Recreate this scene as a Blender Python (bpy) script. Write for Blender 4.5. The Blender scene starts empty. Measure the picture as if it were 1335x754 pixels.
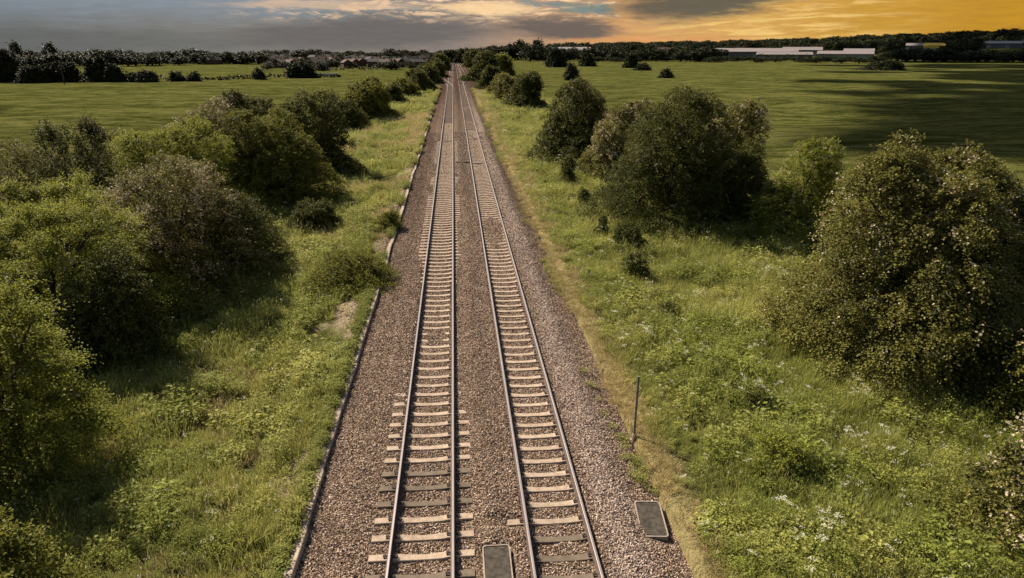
import bpy, math, random
import numpy as np
from mathutils import Vector

# ------------------------------------------------------------------ camera
F, H = 890.0, 11.03
TH = math.atan(316 / F)
PS = math.atan(.0865 * math.cos(TH))
SC = bpy.context.scene
ROOT = SC.collection
camd = bpy.data.cameras.new('camera'); cam = bpy.data.objects.new('camera', camd)
ROOT.objects.link(cam)
cam.location = (0, 0, H); cam.rotation_euler = (math.pi / 2 - TH, 0, -PS)
camd.sensor_width = 36; camd.lens = F / 1335 * 36
camd.clip_start = .1; camd.clip_end = 20000
SC.camera = cam

# ------------------------------------------------------------------ node expression helper
class X:
    """a node socket with arithmetic"""
    def __init__(s, nt, so): s.nt, s.so = nt, so
    def _m(s, op, *a):
        n = s.nt.nodes.new('ShaderNodeMath'); n.operation = op
        for i, v in enumerate((s,) + a):
            if isinstance(v, X): s.nt.links.new(v.so, n.inputs[i])
            else: n.inputs[i].default_value = v
        return X(s.nt, n.outputs[0])
    def __add__(s, o): return s._m('ADD', o)
    __radd__ = __add__
    def __mul__(s, o): return s._m('MULTIPLY', o)
    __rmul__ = __mul__
    def __sub__(s, o): return s._m('SUBTRACT', o)
    def __rsub__(s, o): return (s * -1) + o
    def __truediv__(s, o): return s._m('DIVIDE', o)
    def sq(s): return s * s
    def mx(s, o): return s._m('MAXIMUM', o)
    def mn(s, o): return s._m('MINIMUM', o)
    def abs(s): return s._m('ABSOLUTE')
    def pw(s, o): return s._m('POWER', o)
    def step(s, a, b):                     # smoothstep a->b to 0..1
        n = s.nt.nodes.new('ShaderNodeMapRange'); n.interpolation_type = 'SMOOTHSTEP'
        n.inputs['From Min'].default_value = a; n.inputs['From Max'].default_value = b
        s.nt.links.new(s.so, n.inputs['Value'])
        return X(s.nt, n.outputs['Result'])
def vec(nt, x, y, z=0.0):
    n = nt.nodes.new('ShaderNodeCombineXYZ')
    for i, v in enumerate((x, y, z)):
        if isinstance(v, X): nt.links.new(v.so, n.inputs[i])
        else: n.inputs[i].default_value = v
    return X(nt, n.outputs[0])
def noise(nt, v, scale=1.0, detail=4, rough=.55, dist=0.0):
    n = nt.nodes.new('ShaderNodeTexNoise')
    n.inputs['Scale'].default_value = scale; n.inputs['Detail'].default_value = detail
    n.inputs['Roughness'].default_value = rough; n.inputs['Distortion'].default_value = dist
    nt.links.new(v.so, n.inputs['Vector'])
    return X(nt, n.outputs['Fac'])
def vor(nt, v, scale, out='Distance'):
    n = nt.nodes.new('ShaderNodeTexVoronoi'); n.inputs['Scale'].default_value = scale
    nt.links.new(v.so, n.inputs['Vector'])
    return X(nt, n.outputs[out])
def mix(nt, f, a, b):
    n = nt.nodes.new('ShaderNodeMix'); n.data_type = 'RGBA'
    if isinstance(f, X): nt.links.new(f.so, n.inputs[0])
    else: n.inputs[0].default_value = f
    for i, v in ((6, a), (7, b)):
        if isinstance(v, X): nt.links.new(v.so, n.inputs[i])
        else: n.inputs[i].default_value = (*v, 1)
    return X(nt, n.outputs[2])
def split(nt, v):
    n = nt.nodes.new('ShaderNodeSeparateXYZ'); nt.links.new(v.so, n.inputs[0])
    return [X(nt, o) for o in n.outputs]
def srgb(r, g, b):
    f = lambda c: (c / 255 / 12.92) if c / 255 <= .04045 else ((c / 255 + .055) / 1.055) ** 2.4
    return (f(r), f(g), f(b))

# ------------------------------------------------------------------ light, sky, exposure
SUN_AZ, SUN_EL = -42.0, 42.0            # degrees from +Y (negative is to the left), elevation
w = bpy.data.worlds.new('World'); SC.world = w; w.use_nodes = True
nt = w.node_tree; nt.nodes.clear()
sky = nt.nodes.new('ShaderNodeTexSky'); sky.sky_type = 'NISHITA'; sky.sun_disc = False
sky.sun_elevation = math.radians(SUN_EL); sky.sun_rotation = math.radians(SUN_AZ)
sky.air_density = 1.2; sky.dust_density = 2.5
bg1 = nt.nodes.new('ShaderNodeBackground'); bg1.inputs[1].default_value = .05
nt.links.new(sky.outputs[0], bg1.inputs[0])
tc = nt.nodes.new('ShaderNodeTexCoord')
dx, dy, dz = split(nt, X(nt, tc.outputs['Generated']))
az = dx._m('ARCTAN2', dy) * 57.2958
el = dz._m('ARCSINE') * 57.2958
# u: hundreds of pixels of azimuth, v: elevation in degrees
u = az * (1 / 6.0); v = el
warp = noise(nt, vec(nt, u * 1.5, v * 1.5, 3.0), 1.0, 7, .66) - .5
warp2 = noise(nt, vec(nt, u * 1.5 + 7, v * 1.5, 9.0), 1.0, 7, .66) - .5
uu = az + warp * 9.0; vv = el + warp2 * 1.6
def blob(a0, e0, ra, re, soft=.55, tilt=0.0):
    da = (uu - a0); de = (vv - e0) - da * tilt
    d = (da * (1 / ra)).sq() + (de * (1 / re)).sq()
    return (d._m('SQRT')).step(1 + soft, 1 - soft)
ramp = nt.nodes.new('ShaderNodeValToRGB'); cr = ramp.color_ramp
pts = [(-38, (96, 104, 107)), (-24, (122, 121, 117)), (-12, (134, 130, 123)), (0, (146, 133, 124)), (8, (190, 152, 118)),
       (14, (214, 163, 108)), (22, (220, 170, 95)), (30, (204, 154, 62)), (38, (196, 144, 42))]
while len(cr.elements) < len(pts): cr.elements.new(.5)
for e_, (a, c) in zip(cr.elements, pts):
    e_.position = (a + 40) / 80; e_.color = (*srgb(*c), 1)
nt.links.new((az * (1 / 80) + .5 + warp * .03).so, ramp.inputs[0])
col = X(nt, ramp.outputs[0])
# bluer, paler upper part on the left, broken cloud streaks higher up in the middle
topm = vv.step(.8, 3.4) * az.step(0, -14)
col = mix(nt, topm * .85, col, srgb(138, 150, 162))
st = noise(nt, vec(nt, az * .45 + el * .5, el * 2.1, 1.0), 1.0, 9, .72, 1.0)
mid = (az + warp * 12).step(-18, -6) * az.step(22, 12) * (vv + warp2 * 1.5).step(1.2, 2.6)
teal = st.step(.50, .38) * mid
col = mix(nt, teal * .85, col, srgb(130, 144, 146))
wisp = st.step(.48, .60) * mid
col = mix(nt, wisp, col, srgb(252, 214, 170))
gw = noise(nt, vec(nt, az * .22 - el * .7, el * 2.2, 5.0), 1.0, 8, .68, .6).step(.46, .60) * az.step(12, 20) * az.step(36, 27)
col = mix(nt, gw * .9, col, srgb(246, 204, 122))
blobs = [(3.2, 2.75, 3.6, .55, (255, 216, 164), .95, 0), (-9.5, 3.0, 7, .35, (222, 190, 158), .7, 0), (11.8, 2.8, 3.2, .45, (122, 140, 134), .9, 0),
         (14.5, 2.7, 2.0, 1.1, (238, 178, 110), .8, .2), (-6.5, .95, 9.5, 1.15, (108, 103, 101), .9, .035), (8.6, 1.35, 4.2, .8, (108, 98, 92), .95, -.02),
         (19.3, 3.2, 6.3, 1.15, (100, 94, 80), .97, .09), (16.0, .4, 7.5, .35, (225, 160, 100), .7, 0), (-30, .3, 14, .8, (98, 100, 98), .6, 0)]
for a0, e0, ra, re, c, s_, tl in blobs:
    col = mix(nt, blob(a0, e0, ra, re, .45, tl) * s_, col, srgb(*c))
fine = noise(nt, vec(nt, az * .5, el * 4.0, 2.0), 1.0, 6, .65)
col = mix(nt, (fine - .5) * .5 + .12, col, srgb(60, 58, 56))
bg2 = nt.nodes.new('ShaderNodeBackground'); nt.links.new(col.so, bg2.inputs[0]); bg2.inputs[1].default_value = .50
ms = nt.nodes.new('ShaderNodeMixShader')
nt.links.new(el.step(6, 18).so, ms.inputs[0])
nt.links.new(bg2.outputs[0], ms.inputs[1]); nt.links.new(bg1.outputs[0], ms.inputs[2])
wo = nt.nodes.new('ShaderNodeOutputWorld'); nt.links.new(ms.outputs[0], wo.inputs[0])

sd = bpy.data.lights.new('sun', 'SUN'); sd.energy = 5.0; sd.angle = math.radians(.5); sd.color = (1.0, .88, .70)
so = bpy.data.objects.new('sun', sd); ROOT.objects.link(so)
a_, e_ = math.radians(SUN_AZ), math.radians(SUN_EL)
sdir = Vector((math.sin(a_) * math.cos(e_), math.cos(a_) * math.cos(e_), math.sin(e_)))
so.rotation_euler = (-sdir).to_track_quat('-Z', 'Y').to_euler(); so.location = (0, 0, 60)
SC.view_settings.view_transform = 'Standard'; SC.view_settings.look = 'None'
SC.view_settings.exposure = 1.12; SC.view_settings.gamma = 1; SC.view_settings.use_curve_mapping = False
SC.cycles.use_denoising = True
SC.cycles.max_bounces = 6; SC.cycles.transparent_max_bounces = 4; SC.cycles.transmission_bounces = 3

# ------------------------------------------------------------------ picture maths
CP, SP, CT, ST = math.cos(PS), math.sin(PS), math.cos(TH), math.sin(TH)
RV = np.array([CP, -SP, 0]); FV = np.array([SP * CT, CP * CT, -ST]); UV = np.cross(RV, FV)
def G(px, py, z=0.0):
    d = FV + RV * (px - 667.5) / F - UV * (py - 377) / F
    return np.array([0, 0, H]) + (z - H) / d[2] * d
def depth(p): return float((np.array(p) - np.array([0, 0, H])) @ FV)
def height_for(x, y, py):
    """height of a point above (x, y) that shows at row py"""
    k = (377 - py) / F
    a = np.array([x, y, -H])
    return float((k * (a @ FV) - a @ UV) / (UV[2] - k * FV[2]))

# ------------------------------------------------------------------ python noise
def vn(x, y, s, seed=0):
    x = np.asarray(x, float) / s; y = np.asarray(y, float) / s
    xi, yi = np.floor(x), np.floor(y); fx, fy = x - xi, y - yi
    fx = fx * fx * (3 - 2 * fx); fy = fy * fy * (3 - 2 * fy)
    def h(a, b):
        q = np.sin(a * 127.1 + b * 311.7 + seed * 74.7) * 43758.5453
        return q - np.floor(q)
    return (h(xi, yi) * (1 - fx) * (1 - fy) + h(xi + 1, yi) * fx * (1 - fy) + h(xi, yi + 1) * (1 - fx) * fy + h(xi + 1, yi + 1) * fx * fy)
def sstep(a, b, x):
    t = np.clip((np.asarray(x, float) - a) / (b - a), 0, 1); return t * t * (3 - 2 * t)
def tz(x, y):
    """ground height"""
    x = np.asarray(x, float); y = np.asarray(y, float)
    D = np.hypot(x, y); A = np.degrees(np.arctan2(x, np.maximum(y, 1e-3)))
    rise = np.interp(A, [-60, -40, -12, 0, 6, 12, 24, 38, 60], [-46, -46, -46, -38, -12, 5, 15, 38, 50])
    z = rise * sstep(620, 2600, D)
    off = np.maximum(np.maximum(-4.2 - x, x - 5.6), 0)
    m = sstep(0, 3, off) * (1 - sstep(200, 500, D))
    z = z + m * ((vn(x, y, 3.1, 1) - .5) * .35 + (vn(x, y, 11, 2) - .5) * .7)
    z = z - sstep(0, .5, off) * .10 - sstep(.5, 5, off) * .25
    return z
def tz1(x, y): return float(tz(x, y))

# ------------------------------------------------------------------ object helpers
def link(o, parent=None):
    ROOT.objects.link(o)
    if parent is not None: o.parent = parent
    return o
def tag(o, label=None, cat=None, group=None, kind=None):
    if cat and not kind: kind = 'thing'
    if label: o['label'] = label
    if cat: o['category'] = cat
    if group: o['group'] = group
    if kind: o['kind'] = kind
    return o
def empty(name, loc, rz=0):
    o = bpy.data.objects.new(name, None); o.location = loc; o.rotation_euler = (0, 0, rz); o.empty_display_size = .2
    return link(o)
def mesh_np(name, V, Fc, mats, attrs=None, mi=None, smooth=False):
    """V (n,3), Fc (m,k) array"""
    V = np.ascontiguousarray(V, np.float32); Fc = np.ascontiguousarray(Fc, np.int32)
    me = bpy.data.meshes.new(name); k = Fc.shape[1]
    me.vertices.add(len(V)); me.vertices.foreach_set('co', V.ravel())
    me.loops.add(Fc.size); me.loops.foreach_set('vertex_index', Fc.ravel())
    me.polygons.add(len(Fc)); me.polygons.foreach_set('loop_start', np.arange(0, Fc.size, k, dtype=np.int32))
    if mi is not None: me.polygons.foreach_set('material_index', np.asarray(mi, np.int32))
    me.polygons.foreach_set('use_smooth', np.full(len(Fc), smooth))
    for m in (mats if isinstance(mats, (list, tuple)) else [mats]): me.materials.append(m)
    me.update(calc_edges=True)
    for kx, a in (attrs or {}).items():
        at = me.attributes.new(kx, 'FLOAT', 'POINT'); at.data.foreach_set('value', np.asarray(a, np.float32))
    return me
class MB:
    """collects boxes, tubes and prisms into one mesh"""
    def __init__(s): s.v = []; s.f = []; s.m = []
    def add(s, vs, fs, m=0):
        b = len(s.v); s.v += [tuple(p) for p in vs]; s.f += [tuple(i + b for i in f) for f in fs]; s.m += [m] * len(fs)
    def box(s, x0, x1, y0, y1, z0, z1, m=0, taper=0.0):
        t = taper
        s.add([(x0, y0, z0), (x1, y0, z0), (x1, y1, z0), (x0, y1, z0), (x0 + t, y0 + t, z1), (x1 - t, y0 + t, z1), (x1 - t, y1 - t, z1), (x0 + t, y1 - t, z1)],
              [(0, 3, 2, 1), (4, 5, 6, 7), (0, 1, 5, 4), (1, 2, 6, 5), (2, 3, 7, 6), (3, 0, 4, 7)], m)
    def tube(s, P, Rr, n=6, m=0, cap=True):
        P = [np.array(p, float) for p in P]; b = len(s.v); L = len(P)
        for i, (p, r) in enumerate(zip(P, Rr)):
            d = P[min(i + 1, L - 1)] - P[max(i - 1, 0)]; d /= np.linalg.norm(d) + 1e-9
            a = np.cross(d, (0, 0, 1.0) if abs(d[2]) < .9 else (1.0, 0, 0)); a /= np.linalg.norm(a); c = np.cross(d, a)
            for k in range(n):
                t = 2 * math.pi * k / n; s.v.append(tuple(p + r * (a * math.cos(t) + c * math.sin(t))))
        for i in range(L - 1):
            for k in range(n):
                s.f.append((b + i * n + k, b + i * n + (k + 1) % n, b + (i + 1) * n + (k + 1) % n, b + (i + 1) * n + k)); s.m.append(m)
        if cap:
            s.f.append(tuple(b + k for k in range(n))[::-1]); s.m.append(m)
            s.f.append(tuple(b + (L - 1) * n + k for k in range(n))); s.m.append(m)
    def mesh(s, name, mats, bevel=0):
        me = bpy.data.meshes.new(name); me.from_pydata(s.v, [], s.f)
        for m in (mats if isinstance(mats, (list, tuple)) else [mats]): me.materials.append(m)
        me.polygons.foreach_set('material_index', s.m); me.update()
        if bevel:
            import bmesh
            bm = bmesh.new(); bm.from_mesh(me)
            bmesh.ops.bevel(bm, geom=[e for e in bm.edges if len(e.link_faces) == 2 and e.calc_face_angle(0) > .5], offset=bevel, segments=2, affect='EDGES')
            bm.to_mesh(me); bm.free()
        return me
    def build(s, name, mats, parent=None, bevel=0):
        return link(bpy.data.objects.new(name, s.mesh(name, mats, bevel)), parent)

# ------------------------------------------------------------------ materials
def newmat(name):
    m = bpy.data.materials.new(name); m.use_nodes = True; nt = m.node_tree
    return m, nt, nt.nodes['Principled BSDF']
def pos(nt):
    n = nt.nodes.new('ShaderNodeNewGeometry'); return X(nt, n.outputs['Position'])
def objc(nt):
    n = nt.nodes.new('ShaderNodeTexCoord'); return X(nt, n.outputs['Object'])
def rnd(nt):
    n = nt.nodes.new('ShaderNodeObjectInfo'); return X(nt, n.outputs['Random'])
def attr(nt, name, kind='GEOMETRY'):
    n = nt.nodes.new('ShaderNodeAttribute'); n.attribute_name = name; n.attribute_type = kind
    return X(nt, n.outputs['Fac'])
def bump(nt, bsdf, h, strength=.5, dist=.02):
    n = nt.nodes.new('ShaderNodeBump'); n.inputs['Strength'].default_value = strength; n.inputs['Distance'].default_value = dist
    nt.links.new(h.so, n.inputs['Height']); nt.links.new(n.outputs[0], bsdf.inputs['Normal'])
def setc(nt, bsdf, c): nt.links.new(c.so, bsdf.inputs['Base Color'])

def simple(name, c1, c2, rough=.8, scale=6.0, metal=0.0, bmp=.3, bd=.01, det=5, obj=True, vary=.0):
    m, nt, b = newmat(name)
    p = objc(nt) if obj else pos(nt)
    n = noise(nt, p, scale, det, .6)
    f = n.step(.35, .65)
    if vary: f = (f + (rnd(nt) - .5) * vary).mx(0).mn(1)
    setc(nt, b, mix(nt, f, c1, c2)); b.inputs['Roughness'].default_value = rough; b.inputs['Metallic'].default_value = metal
    if bmp: bump(nt, b, n, bmp, bd)
    return m

def leafmat(name, dark, light, yellow, transl=.28, flower=(.55, .46, .40), inst=False):
    m, nt, b = newmat(name)
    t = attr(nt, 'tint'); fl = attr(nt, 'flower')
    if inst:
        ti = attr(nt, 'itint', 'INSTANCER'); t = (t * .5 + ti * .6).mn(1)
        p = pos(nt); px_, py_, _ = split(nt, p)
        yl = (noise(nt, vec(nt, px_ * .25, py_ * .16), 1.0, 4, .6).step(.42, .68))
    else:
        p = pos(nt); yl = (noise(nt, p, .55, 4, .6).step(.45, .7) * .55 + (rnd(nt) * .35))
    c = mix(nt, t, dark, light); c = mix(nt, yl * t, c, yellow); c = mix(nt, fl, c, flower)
    setc(nt, b, c); b.inputs['Roughness'].default_value = .55
    b.inputs['Specular IOR Level'].default_value = .06
    tr = nt.nodes.new('ShaderNodeBsdfTranslucent')
    tcn = mix(nt, .55, c, yellow); nt.links.new(tcn.so, tr.inputs[0])
    mx = nt.nodes.new('ShaderNodeMixShader'); mx.inputs[0].default_value = transl
    nt.links.new(b.outputs[0], mx.inputs[1]); nt.links.new(tr.outputs[0], mx.inputs[2])
    nt.links.new(mx.outputs[0], nt.nodes['Material Output'].inputs[0])
    return m

M = {}
M['leaf'] = leafmat('hawthorn_leaf', (.022, .030, .007), (.150, .165, .030), (.26, .235, .042), flower=(.32, .25, .17))
M['leaf_bright'] = leafmat('bright_leaf', (.030, .044, .008), (.230, .260, .042), (.32, .31, .055), .34, flower=(.36, .28, .20))
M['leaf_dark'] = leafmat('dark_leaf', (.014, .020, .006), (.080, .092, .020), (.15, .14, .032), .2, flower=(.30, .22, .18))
M['leaf_brown'] = leafmat('bronze_leaf', (.022, .027, .008), (.145, .145, .035), (.25, .22, .055), .25, flower=(.43, .35, .26))
M['leaf_far'] = leafmat('far_leaf', (.012, .016, .007), (.034, .042, .016), (.055, .055, .022), .06)
M['grass'] = leafmat('grass_blade', (.032, .046, .008), (.250, .285, .060), (.42, .39, .12), .36, (.62, .60, .50), True)
M['straw'] = leafmat('straw_blade', (.17, .15, .06), (.48, .38, .18), (.54, .42, .20), .25, (.6, .5, .3), True)
M['bark'] = simple('bark', (.028, .022, .016), (.065, .052, .038), .95, 9, bmp=.6)

# ------------------------------------------------------------------ ground sheet
def ground_mat():
    m, nt, b = newmat('ground')
    p = pos(nt); x, y, z = split(nt, p)
    n1 = noise(nt, p, .045, 6, .6); n2 = noise(nt, p, .6, 5, .6); n3 = noise(nt, p, 9.0, 4, .7)
    ns = noise(nt, vec(nt, x * .035 + y * .01, y * .16), 1.0, 8, .78)   # mowing and grazing streaks across the field
    c = mix(nt, n1.step(.35, .68), (.036, .041, .010), (.064, .066, .018))
    c = mix(nt, ns.step(.45, .62) * .8, c, (.14, .13, .045))
    c = mix(nt, ns.step(.45, .3) * .6, c, (.020, .027, .007))
    c = mix(nt, n2.step(.5, .75) * .45, c, (.055, .054, .016))
    c = mix(nt, n3.step(.4, .75) * .35, c, (.025, .035, .010))
    nf = noise(nt, vec(nt, x * .16, y * .42), 1.0, 8, .8); ng = noise(nt, vec(nt, x * 1.1, y * 2.0), 1.0, 6, .75)
    c = mix(nt, nf.step(.5, .58) * .7, c, (.095, .098, .026))
    c = mix(nt, nf.step(.50, .42) * .75, c, (.016, .024, .005))
    c = mix(nt, ng.step(.50, .62) * .45 * y.step(260, 60), c, (.095, .092, .026))
    c = mix(nt, ng.step(.5, .4) * .45 * y.step(260, 60), c, (.014, .020, .005))
    # faint path across the right field
    pth = ((y - (98 - x * .42)) + (n1 - .5) * 6).abs().step(.8, .2) * x.step(36, 48)
    c = mix(nt, pth * .7, c, (.11, .10, .042))
    # soil under the verge plants
    ver = (x + (n2 - .5) * 2).abs().step(17, 13)
    c = mix(nt, ver * y.step(120, 60) * .7, c, (.060, .062, .022))
    bare = noise(nt, p, .28, 4, .6).step(.56, .66) * x.step(-4.6, -5.0) * x.step(-9.5, -7.5) * y.step(14, 18) * y.step(60, 34)
    edge = (x + (n2 - .5) * 1.4).step(-5.6, -4.9) * x.step(0, -1)
    c = mix(nt, (bare + edge * .8).mn(1), c, mix(nt, n3, (.20, .15, .10), (.33, .26, .19)))
    st_ = (x + (n2 - .5) * .9).step(6.3, 5.7) * x.step(4.6, 5.1)
    c = mix(nt, st_ * (.35 + n2 * .7), c, mix(nt, n3, (.17, .135, .062), (.33, .26, .13)))
    setc(nt, b, c); b.inputs['Roughness'].default_value = 1; b.inputs['Specular IOR Level'].default_value = 0
    hh = n3 * .5 + n2 * 1.2 + noise(nt, p, 3.0, 4, .7)
    bump(nt, b, hh, .9, .25)
    return m
def axis(lims):
    out = []
    for a, b_, st_ in lims: out += list(np.arange(a, b_, st_))
    return np.array(sorted(set(np.round(out, 3))))
def grid(name, xs, ys, zf, mat, smooth=True):
    Xg, Yg = np.meshgrid(xs, ys); V = np.stack([Xg, Yg, zf(Xg, Yg)], -1).reshape(-1, 3)
    nx, ny = len(xs), len(ys); i = np.arange(nx - 1)[None, :] + nx * np.arange(ny - 1)[:, None]; i = i.ravel()
    me = mesh_np(name, V, np.stack([i, i + 1, i + nx + 1, i + nx], -1), mat, smooth=smooth)
    return link(bpy.data.objects.new(name, me))
gx = axis([(-6000, -600, 200), (-600, -100, 25), (-100, -40, 5), (-40, -4.6, .6), (-4.6, -3.6, .2), (-3.6, 4.8, .8), (4.8, 7, .2), (7, 50, .6), (50, 120, 5), (120, 700, 25), (700, 6001, 200)])
gy = axis([(-60, 4, 8), (4, 70, .6), (70, 200, 3), (200, 800, 20), (800, 7001, 150)])
def zg(x, y):
    z = tz(x, y); inside = (x > -4.05) & (x < 5.05)
    return np.where(inside & (y < 700), -.5, z)
tag(grid('ground', gx, gy, zg, ground_mat()), kind='structure')

# ------------------------------------------------------------------ ballast bed
TL, TR = -1.035, 2.225          # track centres
S = .65
YL0, YR0 = 12.88 - S * 4, 13.87 - S * 5
def cover(x, y):                # how deeply stones bury the sleepers
    return vn(x, y, 2.2, 5)
def zb(x, y):
    x = np.asarray(x, float); y = np.asarray(y, float)
    z = -.045 + (vn(x, y, .5, 7) - .5) * .02 + (vn(x, y, 3, 8) - .5) * .02
    dl, dr = np.abs(x - TL), np.abs(x - TR)
    # cribs a little lower under the rails; the outside of the right track is piled over the ends
    z = z - .022 * (1 - sstep(.55, .7, np.minimum(dl, dr))) * (1 - .9 * sstep(21.5, 23, y) * (1 - sstep(25.5, 27, y)) * (dl < .8)) * (1 - sstep(40, 70, y))
    z = z + .088 * sstep(.775, .84, dr) * (1 - sstep(1.5, 2.2, dr)) * (1 - (x < TR) * np.exp(-((y - YR0 - 5 * S) / .25) ** 4))
    z = z + .06 * sstep(19, 24, y) * (vn(x, y, 7, 9) > .45) * sstep(.2, .9, vn(x, y, 6, 11)) * sstep(.9, 1.0, dl)
    z = z + .075 * sstep(15, 25, y - 0) * sstep(.80, .95, dl) * (1 - sstep(1.4, 1.8, dl)) * sstep(.45, .62, vn(y * 0 + 3, y, 5.5, 3))
    z = z + .06 * np.exp(-((x - .6) / .35) ** 2)
    z = z - .12 * (np.abs(x - .68) < .36) * (np.abs(y - 12) < 1.0)
    z = z - .22 * sstep(3.9, 5.2, x) - .10 * sstep(-2.6, -3.9, x)
    return z
def ballast_mat():
    m, nt, b = newmat('ballast')
    p = pos(nt); x, y, z = split(nt, p)
    cellc = vor(nt, p, 22.0, 'Color'); d = vor(nt, p, 22.0)
    cs = split(nt, cellc)[0]
    nn = noise(nt, p, .8, 5, .6); nl = noise(nt, vec(nt, x * 1.2, y * .08), 1.0, 4, .6)
    c = mix(nt, cs, (.080, .050, .035), (.40, .29, .215))
    c = mix(nt, cs.step(.8, .95) * .6, c, (.46, .39, .33))
    c = mix(nt, nn.step(.45, .7) * .35, c, (.12, .085, .060))
    c = mix(nt, d.step(.32, .62) * .75, c, (.035, .026, .02))
    pale = (x + (nl - .5) * 1.0).step(3.05, 3.4) * (x + (nn - .5) * .9).step(4.5, 3.95)
    c = mix(nt, pale * cs * .5, c, (.47, .385, .345))
    brn = ((x + (nl - .5)).step(-2.35, -2.9) + (x + (nl - .5)).step(3.9, 4.5)) * y.step(22, 60)
    c = mix(nt, brn.mn(1) * .65, c, (.085, .058, .045))
    ctr = (x - .6).abs().step(.5, .2) * y.step(30, 70) * nl.step(.3, .6)
    c = mix(nt, ctr * .55, c, (.075, .060, .052))
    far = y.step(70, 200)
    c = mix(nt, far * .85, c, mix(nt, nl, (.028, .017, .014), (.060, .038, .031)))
    setc(nt, b, c); b.inputs['Roughness'].default_value = 1; b.inputs['Specular IOR Level'].default_value = 0
    bump(nt, b, (d * -1) + cs * .3, 1.0, .04)
    return m
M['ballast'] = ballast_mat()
bx = np.concatenate([np.arange(-4.0, 5.25, .07)])
by = np.concatenate([np.arange(7, 40, .10), np.arange(40, 120, .4), np.arange(120, 721, 6)])
def bedw(x, y): return zb(x, y)
V_x, V_y = np.meshgrid(bx, by)
wd = 1 + .75 * sstep(150, 235, V_y) - .5 * sstep(330, 620, V_y)
wide = .6 + (V_x - .6) * wd
Vb = np.stack([wide, V_y, zb(V_x, V_y)], -1).reshape(-1, 3)
nx_ = len(bx); i_ = (np.arange(nx_ - 1)[None, :] + nx_ * np.arange(len(by) - 1)[:, None]).ravel()
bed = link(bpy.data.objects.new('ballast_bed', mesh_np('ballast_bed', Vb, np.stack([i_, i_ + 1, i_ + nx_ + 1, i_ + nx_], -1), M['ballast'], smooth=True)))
tag(bed, kind='structure')

# ------------------------------------------------------------------ instancing by geometry nodes (stuff only)
def library(name, meshes):
    c = bpy.data.collections.new(name)
    for k, me in enumerate(meshes):
        c.objects.link(bpy.data.objects.new('%s_%02d' % (name, k), me))
    return c
def scatter(name, P, rot, scl, idx, tint, lib, label, cat):
    n = len(P); me = bpy.data.meshes.new(name); me.vertices.add(n)
    me.vertices.foreach_set('co', np.ascontiguousarray(P, np.float32).ravel())
    for nm, ty, d in (('rot', 'FLOAT_VECTOR', rot), ('scl', 'FLOAT_VECTOR', scl), ('idx', 'INT', idx), ('itint', 'FLOAT', tint)):
        at = me.attributes.new(nm, ty, 'POINT')
        at.data.foreach_set('vector' if ty == 'FLOAT_VECTOR' else 'value', np.ascontiguousarray(d, np.int32 if ty == 'INT' else np.float32).ravel())
    o = link(bpy.data.objects.new(name, me)); tag(o, label, cat, kind='stuff')
    g = bpy.data.node_groups.new(name, 'GeometryNodeTree')
    g.interface.new_socket('Geometry', in_out='INPUT', socket_type='NodeSocketGeometry')
    g.interface.new_socket('Geometry', in_out='OUTPUT', socket_type='NodeSocketGeometry')
    N, L = g.nodes, g.links
    gi, go = N.new('NodeGroupInput'), N.new('NodeGroupOutput')
    ci = N.new('GeometryNodeCollectionInfo'); ci.inputs['Collection'].default_value = lib
    ci.inputs['Separate Children'].default_value = True; ci.inputs['Reset Children'].default_value = True
    ip = N.new('GeometryNodeInstanceOnPoints'); ip.inputs['Pick Instance'].default_value = True
    def na(nm, ty):
        q = N.new('GeometryNodeInputNamedAttribute'); q.data_type = ty; q.inputs['Name'].default_value = nm
        return [s for s in q.outputs if s.enabled and s.name == 'Attribute'][0]
    er = N.new('FunctionNodeEulerToRotation')
    L.new(na('rot', 'FLOAT_VECTOR'), er.inputs[0]); L.new(er.outputs[0], ip.inputs['Rotation'])
    L.new(na('scl', 'FLOAT_VECTOR'), ip.inputs['Scale']); L.new(na('idx', 'INT'), ip.inputs['Instance Index'])
    L.new(gi.outputs[0], ip.inputs['Points']); L.new(ci.outputs[0], ip.inputs['Instance']); L.new(ip.outputs[0], go.inputs[0])
    md = o.modifiers.new('scatter', 'NODES'); md.node_group = g
    return o

rng = np.random.default_rng(5)
def in_view(x, y, margin=1.22):
    c = (x * FV[0] + y * FV[1] + (-H) * FV[2]); r = x * RV[0] + y * RV[1]; uq = x * UV[0] + y * UV[1] - H * UV[2]
    return (c > 1) & (np.abs(r) < c * .75 * margin) & (uq > -c * .4236 * margin)

# stones
def stone_mat():
    m, nt, b = newmat('ballast_stone')
    t = attr(nt, 'itint', 'INSTANCER'); p = pos(nt)
    x, y, z = split(nt, p)
    n = noise(nt, p, 40, 3, .6)
    nn = noise(nt, p, .8, 5, .6); nl = noise(nt, vec(nt, x * 1.2, y * .08), 1.0, 4, .6)
    c = mix(nt, t, (.075, .046, .032), (.60, .44, .325))
    c = mix(nt, t.step(.86, .97) * .8, c, (.58, .50, .43))
    c = mix(nt, nn.step(.45, .7) * .3, c, (.13, .09, .065))
    pale = (x + (nl - .5) * 1.0).step(3.05, 3.4) * (x + (nn - .5) * .9).step(4.5, 3.95)
    c = mix(nt, pale * t * .6, c, (.56, .46, .41))
    brn = ((x + (nl - .5)).step(-2.35, -2.9) + (x + (nl - .5)).step(3.9, 4.5)) * y.step(22, 60)
    c = mix(nt, brn.mn(1) * .6, c, (.09, .062, .048))
    c = mix(nt, n.step(.35, .7) * .25, c, (.08, .06, .045))
    setc(nt, b, c); b.inputs['Roughness'].default_value = .95; b.inputs['Specular IOR Level'].default_value = .08
    return m
M['stone'] = stone_mat()
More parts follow.
